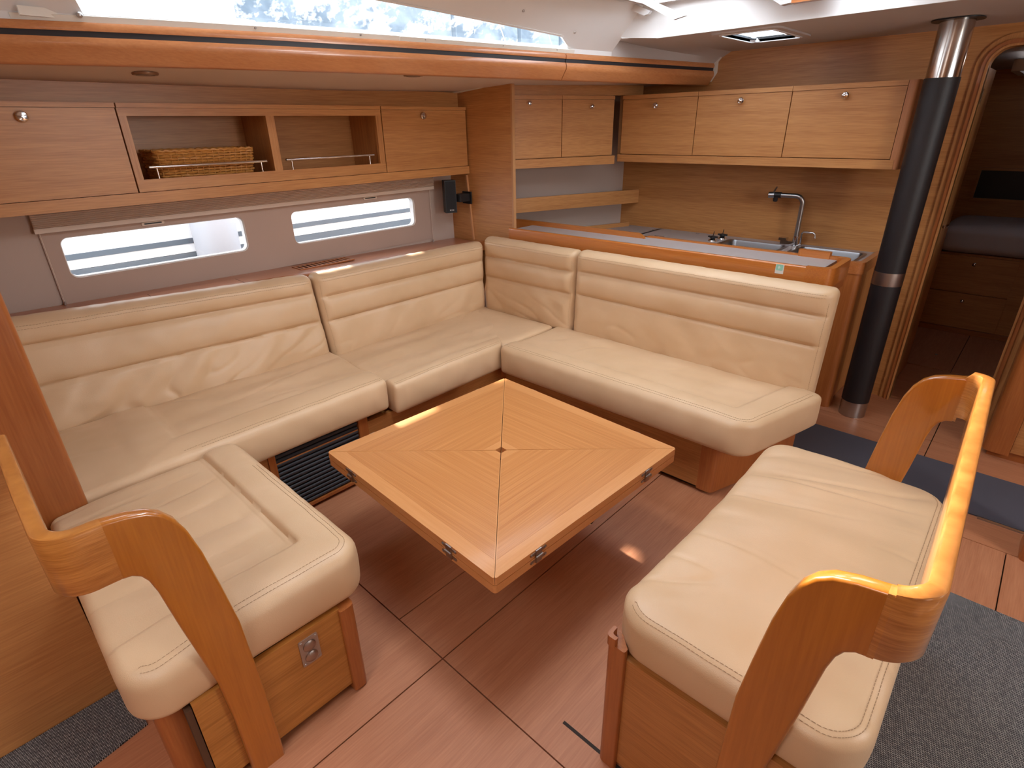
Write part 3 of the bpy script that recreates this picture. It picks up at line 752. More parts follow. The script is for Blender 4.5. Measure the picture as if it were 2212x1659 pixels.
# forward run, right-hand long one
c = Cush((-1.952, 2.695, .400), (-.575, 2.695, .385), (-.568, 2.710, .935), (-1.946, 2.712, .932), .100, (0, -1, .03), .032, .034, back_shape((.535, .787), 21))
backrest('longest cream leather backrest with three padded bands, its free end beside the galley', c)
c = Cush((-2.705, 2.685, .425), (-1.962, 2.690, .425), (-1.952, 2.712, .925), (-2.725, 2.715, .925), .100, (0, -1, .03), .032, .034, back_shape((.50, .768), 25))
backrest('short cream leather backrest in the corner against the galley counter', c)
# side run
NS = (1, 0, .05)
c = Cush((-2.790, 2.590, .425), (-2.775, 1.400, .425), (-2.835, 1.385, .900), (-2.815, 2.615, .895), .100, NS, .032, .034, back_shape((.47, .75), 31))
backrest('cream leather backrest under the right portlight, near the corner', c)
c = Cush((-2.775, 1.385, .445), (-2.790, -.04, .445), (-2.965, -.04, .945), (-2.832, 1.372, .902), .100, NS, .032, .034, back_shape((.475, .80), 37, .016))
backrest('long cream leather backrest under the left portlight, creased at its foot', c, ends=0)

# ================================================================ SETTEE BASES
sb = thing('settee_base', 'wooden side settee base with a black ribbed grille under the portlights', 'settee base', (-2.4, 1.2, 0))
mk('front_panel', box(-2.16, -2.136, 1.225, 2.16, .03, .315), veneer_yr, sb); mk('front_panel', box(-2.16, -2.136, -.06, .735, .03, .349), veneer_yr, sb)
mk('seat_board', box(-3.16, -2.14, -.06, 2.70, .285, .300), veneer_y, sb)
mk('plinth', box(-2.20, -2.17, .0, 2.16, 0, .05), solid_y, sb)
for a in ((.735, .765, .02, .3515), (1.175, 1.225, .02, .3515), (.765, 1.175, .02, .034)): mk('grille_frame', box(-2.15, -2.128, *a, .002), solid_z, sb)
mk('grille_backing', box(-2.18, -2.158, .765, 1.175, .034, .351), black_m, sb)
slat = None
for i in range(15):
    z = .0455 + i*.0215
    if slat is None:
        slat = mk('slat', tube([(-2.145, .767, z), (-2.145, 1.173, z)], .0092, 10), plain('dark_grille_slat', (.03, .03, .037), .55), sb)
    else:
        q = slat.copy(); COL.objects.link(q); q.parent = sb; q.location = slat.location + Vector((0, 0, z-.0455))
fb = thing('settee_base', 'wooden settee base in front of the galley with a reddish slanting end post', 'settee base', (-1.45, 2.4, 0))
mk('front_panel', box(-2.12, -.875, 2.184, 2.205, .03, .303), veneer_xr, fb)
mk('plinth', box(-2.12, -.84, 2.215, 2.235, 0, .05), gap_m, fb)
mk('inner_corner_post', box(-2.20, -2.1201, 2.1605, 2.26, 0, .303), solid_z, fb)
mk('end_post', prism(round_poly([(-.875, 2.182), (-.805, 2.182), (-.745, 2.36), (-.62, 2.705), (-.68, 2.705), (-.82, 2.36)], [0, .02, .3, .01, 0, .1], 5), 'z', .02, .303), solid_z, fb)
mk('seat_board', prism([(-2.12, 2.21), (-.84, 2.21), (-.66, 2.70), (-2.12, 2.70)], 'z', .285, .302), veneer_x, fb)
ab = thing('aft_bench', 'short aft bench at left, varnished looped arm and twin socket plate on its end', 'bench', (-1.6, .3, 0))
mk('end_panel', box(-1.205, -1.185, .104, .505, .035, .345), wood('bench_end_veneer', (.33, .125, .02), (.52, .225, .05), 'Y', .35, .3), ab)
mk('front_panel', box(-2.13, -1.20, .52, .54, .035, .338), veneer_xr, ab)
mk('corner_post', prism(round_poly([(-1.215, .500), (-1.172, .500), (-1.172, .548), (-1.215, .548)], [0, .008, .035, 0], 6), 'z', .008, .342), solid_z, ab)
mk('aft_post', prism(round_poly([(-1.30, .03), (-1.235, .03), (-1.235, .10), (-1.30, .10)], [.02, .03, .01, 0], 6), 'z', .0, .335), solid_z, ab)
mk('felt_strip', box(-1.225, -1.190, .088, .102, .01, .33), plain('brown_felt_edge', (.10, .045, .02), .9), ab)
mk('seat_board', box(-2.1, -1.20, .11, .52, .322, .336), gap_m, ab)
mk('aft_panel', box(-1.742, -1.27, .045, .060, .0, .322), veneer_x, ab)
mk('plinth', box(-2.1, -1.26, .10, .50, 0, .036), gap_m, ab)
pl_ = mk('socket_plate', prism(round_poly([(.372, .226), (.428, .226), (.428, .321), (.372, .321)], .005, 3), 'x', -1.185, -1.1815), plain('grey_metal_plate', (.42, .33, .28), .4, .6), ab)
for z in (.252, .292): mk('socket_cap', lathe([(.0185, 0), (.0185, .003), (.015, .006), (.006, .0075)], (-1.1818, .400, z), 'x', 20), darksteel, pl_)
for y in (.379, .421):
    for z in (.233, .314): mk('screw', lathe([(.0035, 0), (.0030, .0012)], (-1.1815, y, z), 'x', 8), steel, pl_)

# ---- varnished arms -------------------------------------------------------
ARM = [(-.206, 0), (-.206, .10), (-.204, .29), (-.196, .545), (-.180, .68), (-.166, .78), (-.152, .845), (-.137, .885), (-.118, .912), (-.095, .929), (-.060, .940), (-.02, .947),
       (-.02, .806), (-.034, .803), (-.048, .792), (-.058, .772), (-.066, .735), (-.080, .62), (-.100, .48), (-.112, .40), (-.120, .25), (-.122, 0)]
def arm_geo(to_world, t0, t1):
    n = len(ARM); V = [to_world(p[0], t0, p[1]) for p in ARM] + [to_world(p[0], t1, p[1]) for p in ARM]
    F = [tuple(range(n)), tuple(range(n, 2*n))[::-1]] + [(i, (i+1) % n, n+(i+1) % n, n+i) for i in range(n)]
    bm = bmesh.new(); vs = [bm.verts.new(v) for v in V]; [bm.faces.new([vs[i] for i in f]) for f in F]; bmesh.ops.recalc_face_normals(bm, faces=bm.faces)
    ends = {vs[i] for i in (11, 12, n+11, n+12)}
    es = [e for e in bm.edges if len(e.link_faces) == 2 and any(len(f.verts) > 6 for f in e.link_faces) and not (e.verts[0] in ends and e.verts[1] in ends)]
    bmesh.ops.bevel(bm, geom=es, offset=.007, segments=3, affect='EDGES', profile=.5, clamp_overlap=True)
    return bmgeo(bm)
def band(path, z0, z1, t, bev=.006):
    """vertical band of thickness t following plan path; z0,z1 may be functions of index; rounded edges"""
    path = [Vector(p) for p in path]; n = len(path); V = []; F = []
    def prof(w, a, b):
        h = w/2
        return [(-h, a+bev), (-h+bev*.3, a+bev*.3), (-h+bev, a), (h-bev, a), (h-bev*.3, a+bev*.3), (h, a+bev), (h, b-bev), (h-bev*.3, b-bev*.3), (h-bev, b), (-h+bev, b), (-h+bev*.3, b-bev*.3), (-h, b-bev)]
    for i, p in enumerate(path):
        tg = (path[min(i+1, n-1)] - path[max(i-1, 0)]).normalized(); s = Vector((-tg.y, tg.x, 0))
        for (o, z) in prof(t, z0[i], z1[i]): V.append(Vector((p.x, p.y, 0)) + s*o + Vector((0, 0, z)))
    m = 12
    for i in range(n-1): F += [(i*m+k, i*m+(k+1) % m, (i+1)*m+(k+1) % m, (i+1)*m+k) for k in range(m)]
    F += [tuple(range(m))[::-1], tuple(range((n-1)*m, n*m))]
    return V, F
def arc(cx, cy, r, a0, a1, n=8): return [(cx+r*math.cos(math.radians(a0+(a1-a0)*k/n)), cy+r*math.sin(math.radians(a0+(a1-a0)*k/n)), 0) for k in range(n+1)]
# right bench
rb = thing('freestanding_bench', 'freestanding wooden bench at right with looped varnished arm and back rail', 'bench', (-.2, 1.4, 0))
mk('near_panel', box(-.47, -.05, .862, .880, .02, .418), wood('bench_side_veneer', (.34, .13, .03), (.53, .235, .07), 'X', .35, .2), rb)
mk('far_panel', box(-.47, -.03, 1.915, 1.933, .02, .418), veneer_xr, rb)
mk('inner_panel', box(-.495, -.477, .87, 1.93, .02, .418), veneer_yr, rb)
mk('outer_panel', box(-.03, -.012, .87, 1.93, .02, .418), veneer_yr, rb)
mk('seat_board', box(-.48, -.03, .88, 1.915, .402, .414), veneer_y, rb)
for yy, s in ((.848, 1), (1.944, -1)):
    P = round_poly([(-.505, yy), (-.452, yy), (-.452, yy+s*.014), (-.485, yy+s*.045), (-.505, yy+s*.045)], [.022, .006, 0, .004, .01], 5)
    cp = mk('corner_post', prism(P, 'z', .0, .455, .004), solid_z, rb)
    mk('post_lip', prism([(p[0]*1 , p[1]) for p in round_poly([(-.506, yy-.001*s), (-.478, yy-.001*s), (-.478, yy+s*.010), (-.496, yy+s*.012), (-.496, yy+s*.035), (-.506, yy+s*.035)], [.02, .004, 0, .008, 0, .004], 4)], 'z', .448, .478), solid_z, cp)
# arms: near in plane y=.85, far in plane y=1.93; the back rail joins them
OFF = .045
mk('arm', arm_geo(lambda u, t, z: Vector((u, t, z)), .842, .872), arm_m, rb)
mk('arm', arm_geo(lambda u, t, z: Vector((u-.022, t, z-.018)), 1.918, 1.948), arm_m, rb)
th = .030; xo = .033; xo2 = .004
pathR = [(-.0202, .857, 0), (-.010, .857, 0)] + arc(xo-OFF, .857+OFF, OFF, -90, 0) + [(lerp(xo, xo2, t), lerp(.92, 1.87, t), 0) for t in (.1, .3, .5, .7, .9)] + arc(xo2-OFF, 1.933-OFF, OFF, 0, 90) + [(-.035, 1.933, 0), (-.0422, 1.933, 0)]
n = len(pathR)
z1 = [.947 + .012*min(1, i/6) - .018*max(0, (i-8)/(n-8)) if i < n-3 else .931 for i in range(n)]
z0 = [.806 + .012*min(1, i/6) - .018*max(0, (i-8)/(n-8)) if i < n-3 else .79 for i in range(n)]
mk('back_rail', band(pathR, z0, z1, th), arm_lam, rb)
# left bench arm: plane x=-1.17, rail runs to the bulkhead end
lb = ab
mk('arm', arm_geo(lambda u, t, z: Vector((t, .055-u, z-.022)), -1.190, -1.160), arm_m, lb)
pathL = [(-1.175, .0752, 0), (-1.175, .062, 0)] + [(-1.175-OFF+OFF*math.cos(math.radians(a)), -.013+OFF-OFF*math.sin(math.radians(a)), 0) for a in range(0, 91, 11)] + [(-1.40, -.013, 0), (-1.60, -.010, 0), (-1.742, -.008, 0)]
n = len(pathL); mk('back_rail', band(pathL, [.785+.004*min(1, i/8) for i in range(n)], [.925+.006*min(1, i/8) for i in range(n)], th), arm_lamx, lb)

# ================================================================ TABLE
TYW = math.radians(-2.45); TC = Vector((-1.3116, 1.3121, 0)); A2 = .4630
tb = thing('saloon_table', 'square wooden folding table with four triangular leaves and a small centre hole', 'table', (TC.x, TC.y, 0))
TM = Matrix.Translation(TC + Vector((0, 0, -.065))) @ Matrix.Rotation(TYW, 4, 'Z') @ Matrix.Diagonal((1.041, 1.041, 1.041, 1))
def T(g): return xf(g, TM)
mk('table_base_board', T(prism(round_poly([(-A2, -A2), (A2, -A2), (A2, A2), (-A2, A2)], .012, 4), 'z', .444, .4705, .002)), tborder_x, tb)
def in_rot(pts, k):
    c_, s_ = [(1, 0), (0, 1), (-1, 0), (0, -1)][k]
    return [(c_*x - s_*y, s_*x + c_*y) for x, y in pts]
for k in range(4):
    g = .0016 if k % 2 == 0 else .0016
    h = .016
    # leaf trapezoid: outer edge at y=-A2, tip cut at y=-h ; gap wide on one diagonal
    e = .0024
    outer = [(-A2+e*2+.003, -A2), (A2-e*2-.003, -A2), (A2-e*2, -A2+.004), (h-e, -h), (-h+e, -h), (-A2+e*2, -A2+.004)]
    body = in_rot(outer, k); mt = tborder_x if k % 2 == 0 else tborder_y
    lf = mk('leaf', T(prism(body, 'z', .4728, .4988, .0016, 1)), mt, tb)
    # veneer field: inset from the outer edge by .055, from the diagonals by .010, from the tip by .05
    i0, dd, tip = .050, .0055, .050
    fld = [(-(A2-i0)+dd, -(A2-i0)), ((A2-i0)-dd, -(A2-i0)), (tip-dd, -tip), (-tip+dd, -tip)]
    mk('veneer_field', T(prism(in_rot(fld, k), 'z', .4986, .4992)), table_x if k % 2 == 0 else table_y, lf)
mk('centre_well', T(box(-.016, .016, -.016, .016, .470, .474)), plain('well_wood', (.25, .09, .03), .5), tb)
def hinge(k, s):
    gs = []
    y = -A2-.0008
    for z, dz in ((.488, 1), (.461, -1)):
        gs.append(prism(round_poly([(s-.034, z-.0048), (s+.034, z-.0048), (s+.034, z+.0048), (s-.034, z+.0048)], .0047, 3), 'y', y-.0016, y+.001))
        gs.append(box(s-.012, s+.012, y-.004, y+.001, z-.009, z+.009, .002))
    gs.append(tube([(s-.014, y-.005, .4745), (s+.014, y-.005, .4745)], .0042, 8))
    g = join(*gs)
    return T(xf(g, Matrix.Rotation(math.radians(90*k), 4, 'Z')))
def hinge_screws(k, s):
    y = -A2-.003
    return [T(xf(lathe([(.0028, -.001), (.0022, .001)], (s+dx, y, z), 'y', 8), Matrix.Rotation(math.radians(90*k), 4, 'Z'))) for dx in (-.028, .028) for z in (.488, .461)]
for k in range(4):
    for s in (-.292, .268):
        hh = mk('hinge', hinge(k, s), darksteel, tb); [mk('screw', g_, steel, hh) for g_ in hinge_screws(k, s)]
for k, s in ((0, -.03), (1, -.01), (2, 0), (3, 0)):
    R_ = Matrix.Rotation(math.radians(90*k), 4, 'Z')
    br = mk('leaf_support', T(xf(box(s-.014, s+.014, -.432, -.38, .405, .444, .004), R_)), solid_x, tb)
    mk('roller', T(xf(lathe([(.013, -.004), (.013, .004)], (s, -.436, .418), 'y', 16), R_)), plain('pale_roller', (.75, .66, .5), .5), br)
    mk('roller_hub', T(xf(lathe([(.009, -.006), (.009, -.003)], (s, -.436, .418), 'y', 14), R_)), black_m, br)
mk('under_frame', T(box(-.20, .20, -.20, .20, .415, .4439, .004)), solid_x, tb)
for a in ((.2, .36, -.02, .02), (-.36, -.2, -.02, .02), (-.02, .02, .2, .36), (-.02, .02, -.36, -.2)): mk('support_runner', T(box(*a, .42, .4439)), solid_x, tb)
mk('pedestal', lathe([(.045, .04), (.045, .22), (.038, .22), (.038, .365)], (TC.x, TC.y, 0), 'z', 24), steel, tb)
mk('foot_plate', lathe([(.11, 0), (.11, .012), (.06, .02), (.046, .05)], (TC.x, TC.y, .0005), 'z', 28), steel, tb)

# ================================================================ SIDE LEDGE, BLIND, SPEAKER
def lz(y): return .857 + .0165*(2.775-y)
def lx(y): return -2.862 - max(0, 1.39-y)*.095
sd = thing('side_ledge', 'reddish wooden ledge under the portlights with a slotted air vent', 'shelf', (-3.0, 1.4, .8))
V, F = [], []
ys = frange(-.06, 2.757, .2)
for y in ys:
    z = lz(y); V += [Vector((XH, y, z)), Vector((lx(y), y, z)), Vector((lx(y), y, z-.022)), Vector((XH, y, z-.022))]
for i in range(len(ys)-1): F += [(4*i+k, 4*i+(k+1) % 4, 4*i+4+(k+1) % 4, 4*i+4+k) for k in range(4)]
F += [(0, 1, 2, 3), tuple(range(4*len(ys)-4, 4*len(ys)))]
mk('ledge_board', (V, F), wood('ledge_wood', (.36, .13, .06), (.47, .19, .095), 'Y', .28, .3), sd)
V, F = [], []
for y in ys:
    z = lz(y); x = lx(y); V += [Vector((x-.018, y, z-.02)), Vector((x-.018, y, z+.012)), Vector((x-.010, y, z+.018)), Vector((x+.006, y, z+.014)), Vector((x+.010, y, z+.006)), Vector((x+.010, y, z-.05)), Vector((x, y, z-.05))]
for i in range(len(ys)-1): F += [(7*i+k, 7*i+(k+1) % 7, 7*i+7+(k+1) % 7, 7*i+7+k) for k in range(7)]
F += [tuple(range(7)), tuple(range(7*len(ys)-7, 7*len(ys)))]
mk('ledge_lip', (V, F), solid_y, sd)
mk('vent_frame', xf(hring('z', -3.115, -3.035, 1.475, 1.795, .015, 0, .006), Matrix.Translation((0, 0, lz(1.64)+.001))), solid_y, sd)
mk('vent_opening', xf(box(-3.115, -3.035, 1.475, 1.795, 0, .002), Matrix.Translation((0, 0, lz(1.64)+.001))), gap_m, sd)
for i in range(11): mk('vent_slat', xf(box(-3.115, -3.035, 1.488+i*.0285, 1.500+i*.0285, 0, .006, .001), Matrix.Translation((0, 0, lz(1.64)+.001))), solid_x, sd)
for y in (.70, 1.12): mk('joint_line', box(XH+.09, lx(y)-.02, y-.001, y+.001, lz(y)-.002, lz(y)+.0004), gap_m, sd)

bl_ = thing('pleated_blind', 'folded beige pleated blind above both portlights, cream bottom rail', 'blind', (-3.15, 1.47, 1.2))
for i in range(8):
    z = 1.2365 + i*.0082; mk('pleat', prism([(-3.176, z), (-3.150, z), (-3.142, z+.0036), (-3.142, z+.0044), (-3.150, z+.008), (-3.176, z+.008)], 'y', .375, 2.572), blind_m, bl_)
mk('head_rail', box(-3.178, -3.14, .37, 2.575, 1.303, 1.318, .002), rail_m, bl_)
mk('bottom_rail', box(-3.176, -3.146, .372, 2.574, 1.216, 1.2362, .004), rail_m, bl_)
for y in (.40, 2.556):
    mk('cord', tube([(-3.160, y-.012, 1.217), (-3.160, y-.012, lz(y)+.01)], .0014, 6), rail_m, bl_)
    mk('cord_peg', lathe([(.005, 0), (.005, .016), (.003, .018)], (-3.160, y-.012, lz(y)), 'z', 10), steel, bl_)
for y in (.83, 2.07):
    hb = mk('finger_pull', prism(round_poly([(y-.05, 1.196), (y+.05, 1.196), (y+.05, 1.212), (y-.05, 1.212)], .0079, 4), 'x', XH+.005, XH+.011, .002), rail_m, bl_)
    mk('pull_slot', box(XH+.0105, XH+.0115, y-.038, y+.038, 1.201, 1.207), black_m, hb)

sp = thing('loudspeaker', 'small black box loudspeaker hanging beside the right portlight', 'speaker', (-3.05, 2.62, 1.06))
SM = Matrix.Translation((-3.045, 2.625, 0)) @ Matrix.Rotation(math.radians(-28), 4, 'Z')
mk('cabinet', xf(box(-.045, .035, -.040, .036, 1.065, 1.275, .004), SM), black_m, sp)
mk('grille', xf(box(.0345, .0385, -.036, .032, 1.070, 1.270, .003), SM), plain('black_speaker_cloth', (.018, .018, .02), .9, bump=.6, bscale=900), sp)
mk('bracket', box(-3.03, -2.965, 2.65, 2.735, 1.135, 1.185, .004), black_m, sp); mk('bracket_plate', box(-3.04, -2.955, 2.735, 2.746, 1.115, 1.195, .004), black_m, sp)
def text(s, size, M, mat, parent, name='lettering', ext=.0004):
    cu = bpy.data.curves.new(name, 'FONT'); cu.body = s; cu.size = size; cu.extrude = ext; cu.align_x = 'CENTER'; cu.align_y = 'CENTER'; cu.resolution_u = 3
    t = bpy.data.objects.new(name, cu); COL.objects.link(t); dg = bpy.context.evaluated_depsgraph_get(); dg.update()
    me = bpy.data.meshes.new_from_object(t.evaluated_get(dg)); bpy.data.objects.remove(t)
    g = ([M @ v.co for v in me.vertices], [tuple(p.vertices) for p in me.polygons]); bpy.data.meshes.remove(me)
    return mk(name, g, mat, parent, smooth=0)
text('BOSE', .013, SM @ Matrix.Translation((.0388, 0, 1.083)) @ Matrix.Rotation(math.radians(90), 4, 'Z') @ Matrix.Rotation(math.radians(90), 4, 'X'), steel, sp)

# ================================================================ LOCKERS
def knob(parent, loc, ax, scale=1):
    """small oval chrome push knob standing out along ax"""
    s = scale; g = lathe([(.011*s, 0), (.011*s, .003), (.006*s, .005), (.006*s, .012), (.012*s, .014), (.015*s, .018), (.012*s, .023), (.004*s, .025)], (0, 0, 0), 'x', 16)
    g = xf(g, Matrix.Translation(loc) @ Vector((1, 0, 0)).rotation_difference(Vector(ax)).to_matrix().to_4x4())
    return mk('knob', g, chrome, parent)
XF = -2.98; Z0, Z1 = 1.372, 1.700
def hull_locker(ya, yb_, ky, label):
    t = thing('overhead_locker', label, 'cabinet', (-3.08, (ya+yb_)/2, 1.36), 'lockers over the side settee')
    mk('body', box(-3.178, XF-.018, ya+.001, yb_-.001, 1.361, 1.714), veneer_y, t)
    mk('top_rail', box(XF-.03, XF+.004, ya+.001, yb_-.001, 1.700, 1.718, .005, 2), veneer_y, t)
    d = mk('door', box(XF-.018, XF, ya+.003, yb_-.003, Z0-.010, Z1-.002, .0015), veneer_y, t)
    knob(d, (XF, ky, 1.666), (1, 0, 0), 1.35); return t
hull_locker(-.55, .760, .44, 'wooden overhead locker with chrome knob at the left edge, above the left portlight')
hull_locker(2.085, 2.748, 2.385, 'wooden overhead locker with chrome knob between open shelf and partition')
su = thing('open_shelf_unit', 'open two-bay wooden overhead shelf with steel guard rails', 'shelf', (-3.08, 1.42, 1.36))
ya, yc = .763, 2.082
mk('back_panel', box(-3.305, -3.295, ya, yc, 1.37, 1.70), veneer_y, su)
mk('shelf_board', box(-3.295, XF-.018, ya, yc, 1.375, 1.395), veneer_y, su)
mk('top_board', box(-3.295, XF-.018, ya, yc, 1.69, 1.70), veneer_y, su)
mk('top_rail', box(XF-.03, XF+.004, ya+.001, yc-.001, 1.700, 1.718, .005, 2), veneer_y, su)
for a, b in ((ya, .793), (1.399, 1.441), (2.046, yc)): mk('stile', box(XF-.018, XF, a, b, 1.413, 1.668, .0008), veneer_z, su)
mk('head_board', box(XF-.018, XF, ya, yc, 1.668, 1.699, .0008), veneer_y, su)
mk('front_lip', box(XF-.018, XF+.001, ya, yc, 1.362, 1.413, .001), veneer_y, su)
for y in ((ya+.005), 1.42, yc-.005): mk('divider', box(-3.295, XF-.018, y-.009 if y == 1.42 else y-.005, y+.009 if y == 1.42 else y+.005, 1.395, 1.69), veneer_z, su)
for (a, b) in ((.828, 1.366), (1.470, 2.010)):
    gr = mk('guard_rail', tube([(XF-.008, a, 1.462), (XF-.008, b, 1.462)], .0065, 12), chrome, su)
    for y in (a+.030, b-.030): mk('rail_post', tube([(XF-.008, y, 1.412), (XF-.008, y, 1.460)], .0042, 10), chrome, gr)
rl = thing('locker_rail', 'long horizontal wooden rail under the side lockers and open shelf', 'rail', (-3.0, 1.1, 1.30))
mk('rail_board', box(-3.14, XF+.006, -.55, 2.752, 1.312, 1.360, .002), veneer_y, rl)
mk('rail_underside', box(-3.178, -3.14, -.55, 2.752, 1.322, 1.358), veneer_y, rl)
# wicker basket in the left bay
bk = thing('wicker_basket', 'golden wicker basket behind the guard rail of the open shelf', 'basket', (-3.08, 1.10, 1.396))
BX0, BX1, BY0, BY1, BH = -3.24, -3.02, .875, 1.325, .125
def bperim(t, inset):
    pts = round_poly([(BX1-inset, BY0+inset), (BX1-inset, BY1-inset), (BX0+inset, BY1-inset), (BX0+inset, BY0+inset)], .03, 4)
    L = [0]
    for a, b in zip(pts, pts[1:]+pts[:1]): L.append(L[-1] + (Vector(b)-Vector(a)).length)
    s = (t % 1)*L[-1]
    for i in range(len(pts)):
        if s <= L[i+1]:
            a, b = Vector(pts[i]), Vector(pts[(i+1) % len(pts)]); tt = (s-L[i])/max(1e-9, L[i+1]-L[i]); p = a.lerp(b, tt); d = (b-a).normalized(); return p, Vector((d.y, -d.x))
    return Vector(pts[0]), Vector((1, 0))
NS_ = 48; gs = []
for r in range(10):
    z = 1.404 + r*.0122; P = []
    for i in range(NS_*4):
        t = i/(NS_*4); p, nrm = bperim(t, (.012*(1-r/10))); off = .005*math.cos(math.pi*NS_*t + math.pi*r); q = p + nrm*off; P.append((q.x, q.y, z + .0008*math.sin(i*.7+r)))
    gs.append(tube(P, .0058, 5, closed=True))
wv = mk('weave', join(*gs), wicker, bk); wv['kind'] = 'stuff'
for i in range(NS_):
    p, nrm = bperim((i+.0)/NS_, .012); p2, _ = bperim((i+.0)/NS_, 0)
    if i % 2 == 0 or True: pass
    mk('stake', tube([(p.x, p.y, 1.398), (p2.x, p2.y, 1.522)], .0026, 5), wicker, bk)
P = []
for i in range(200):
    p, nrm = bperim(i/200, -.002); P.append((p.x+nrm.x*.002*math.sin(i*1.2), p.y+nrm.y*.002*math.sin(i*1.2), 1.524+.002*math.cos(i*1.2)))
mk('rim', tube(P, .006, 6, closed=True), wicker, bk)
mk('basket_bottom', box(BX0+.012, BX1-.012, BY0+.012, BY1-.012, 1.397, 1.402), wicker, bk)

# galley lockers along the side (slanting) ---------------------------------
sl_wood = wood('veneer_slanted', VD, VL, 'H')
S0 = Vector((-2.632, 2.785, 0)); S1 = Vector((-2.335, 3.552, 0)); sdx = (S1-S0); SLn = sdx.length; sdx.normalize(); ang = math.atan2(sdx.y, sdx.x)
SMt = Matrix.Translation(S0) @ Matrix.Rotation(ang, 4, 'Z')   # local x along front, local y towards hull
def slocker(a, b, kx, kz, label):
    c0 = SMt @ Vector(((a+b)/2, .15, 1.35))
    t = thing('galley_locker', label, 'cabinet', tuple(c0), 'lockers over the galley')
    mk('body', xf(box(a+.001, b-.001, .0205, .26, 1.403, 1.775), SMt), veneer_x, t)
    mk('top_rail', xf(box(a+.001, b-.001, -.004, .03, 1.750, 1.772, .005, 2), SMt), sl_wood, t)
    d = mk('door', xf(box(a+.0025, b-.0025, 0, .018, 1.408, 1.748, .0015), SMt), sl_wood, t)
    knob(d, tuple(SMt @ Vector((kx, 0, kz))), tuple(SMt.to_3x3() @ Vector((0, -1, 0))), .9)

slocker(0, .388, .145, 1.728, 'wooden galley locker just right of the partition edge')
slocker(.388, .795, .61, 1.708, 'wooden galley side locker nearest the inner galley corner')
t = thing('locker_rail', 'slanting wooden rail under the two galley side lockers', 'rail', tuple(SMt @ Vector((.4, .03, 1.345))))
mk('rail_board', xf(box(-.02, .815, -.006, .02, 1.348, 1.402, .002), SMt), sl_wood, t)
mk('rail_underside', xf(box(-.02, .80, .02, .25, 1.385, 1.399), SMt), gap_m, t)
st('trim_7', xf(box(-.02, 1.05, .03, .05, 1.776, 1.88), SMt), sl_wood)
# lockers on the forward bulkhead
YF = 3.58
for (a, b, kx, kz, lab) in ((-2.315, -1.775, -2.06, 1.704, 'wooden bulkhead locker beside the inner galley corner'), (-1.775, -1.222, -1.502, 1.711, 'middle wooden locker on the galley bulkhead, above the worktop knobs'), (-1.222, -.680, -.95, 1.714, 'wooden bulkhead locker above the sink, nearest the dark mast post')):
    t = thing('galley_locker', lab, 'cabinet', ((a+b)/2, 3.74, 1.36), 'lockers over the galley')
    mk('body', box(a+.001, b-.001, YF+.018, YB-.001, 1.409, 1.765), veneer_x, t)
    mk('top_rail', box(a+.001, b-.001, YF-.004, YF+.03, 1.748, 1.772, .005, 2), veneer_x, t)
    d = mk('door', box(a+.0025, b-.0025, YF, YF+.018, 1.412, 1.746, .0015), veneer_x, t)
    knob(d, (kx, YF, kz), (0, -1, 0), 1.2)
t = thing('locker_rail', 'wooden rail and rounded end post framing the bulkhead lockers', 'rail', (-1.5, 3.6, 1.36))
mk('rail_board', box(-2.33, -.66, YF-.006, YF+.022, 1.362, 1.408, .002), veneer_x, t)
mk('rail_underside', box(-2.32, -.66, YF+.02, YB-.001, 1.395, 1.404), gap_m, t)
mk('end_post', prism(round_poly([(-.679, YF-.004), (-.635, YF-.004), (-.635, YB-.002), (-.679, YB-.002)], [0, .035, 0, 0], 6), 'z', 1.362, 1.772), wood('solid_light_z', (.40, .15, .06), (.52, .22, .09), 'Z'), t)
mk('corner_filler', box(-2.340, -2.318, YF+.006, YF+.03, 1.36, 1.775), plain('dark_brown_wood', (.24, .11, .04), .6), t)  # corner strip in one plain dark brown
# fiddle board of the galley side shelf
gb = thing('galley_shelf', 'wooden shelf with a deep front board along the galley side lining', 'shelf', (-2.5, 3.4, 1.04))
g1 = Vector((-2.755, 2.785, 0)); g2 = Vector((-2.330, 3.897, 0)); a2_ = math.atan2(g2.y-g1.y, g2.x-g1.x); GM = Matrix.Translation(g1) @ Matrix.Rotation(a2_, 4, 'Z')
mk('front_board', xf(box(0, (g2-g1).length, 0, .015, 1.053, 1.148, .002), GM), sl_wood, gb)
mk('shelf_board', xf(box(.02, (g2-g1).length-.02, .015, .17, 1.062, 1.074), GM), sl_wood, gb)

# ================================================================ GALLEY COUNTERS
pc = thing('galley_counter', 'raised counter behind the settee, grey top and varnished edge rails', 'counter', (-1.6, 2.95, 0))
YL0, YL1, ZL = 2.735, 3.045, .975
mk('front_panel', box(-2.57, -.70, 2.74, 2.76, .02, .90), veneer_x, pc)
mk('end_panel', box(-.735, -.715, 2.76, 3.06, .02, .90), veneer_z, pc)
mk('end_foot_post', prism(round_poly([(-.745, 2.80), (-.700, 2.80), (-.700, 3.08), (-.745, 3.08)], [0, .02, .02, 0], 4), 'z', .0, .90), wood('solid_light_post', (.38, .13, .05), (.48, .19, .08), 'Z'), pc)
mk('worktop', box(-2.60, -.70, YL0+.02, YL1-.015, .945, ZL), lam_m, pc)
fr = mk('front_rail', prism(round_poly([(YL0, .885), (YL0+.026, .885), (YL0+.026, .9885), (YL0, .9885)], [.004, 0, .008, .008], 3), 'x', -2.60, -.755), wood('rail_varnish_x', (.44, .13, .02), (.54, .185, .035), 'X', .3, .6), pc)
railv = fr.data.materials[0]
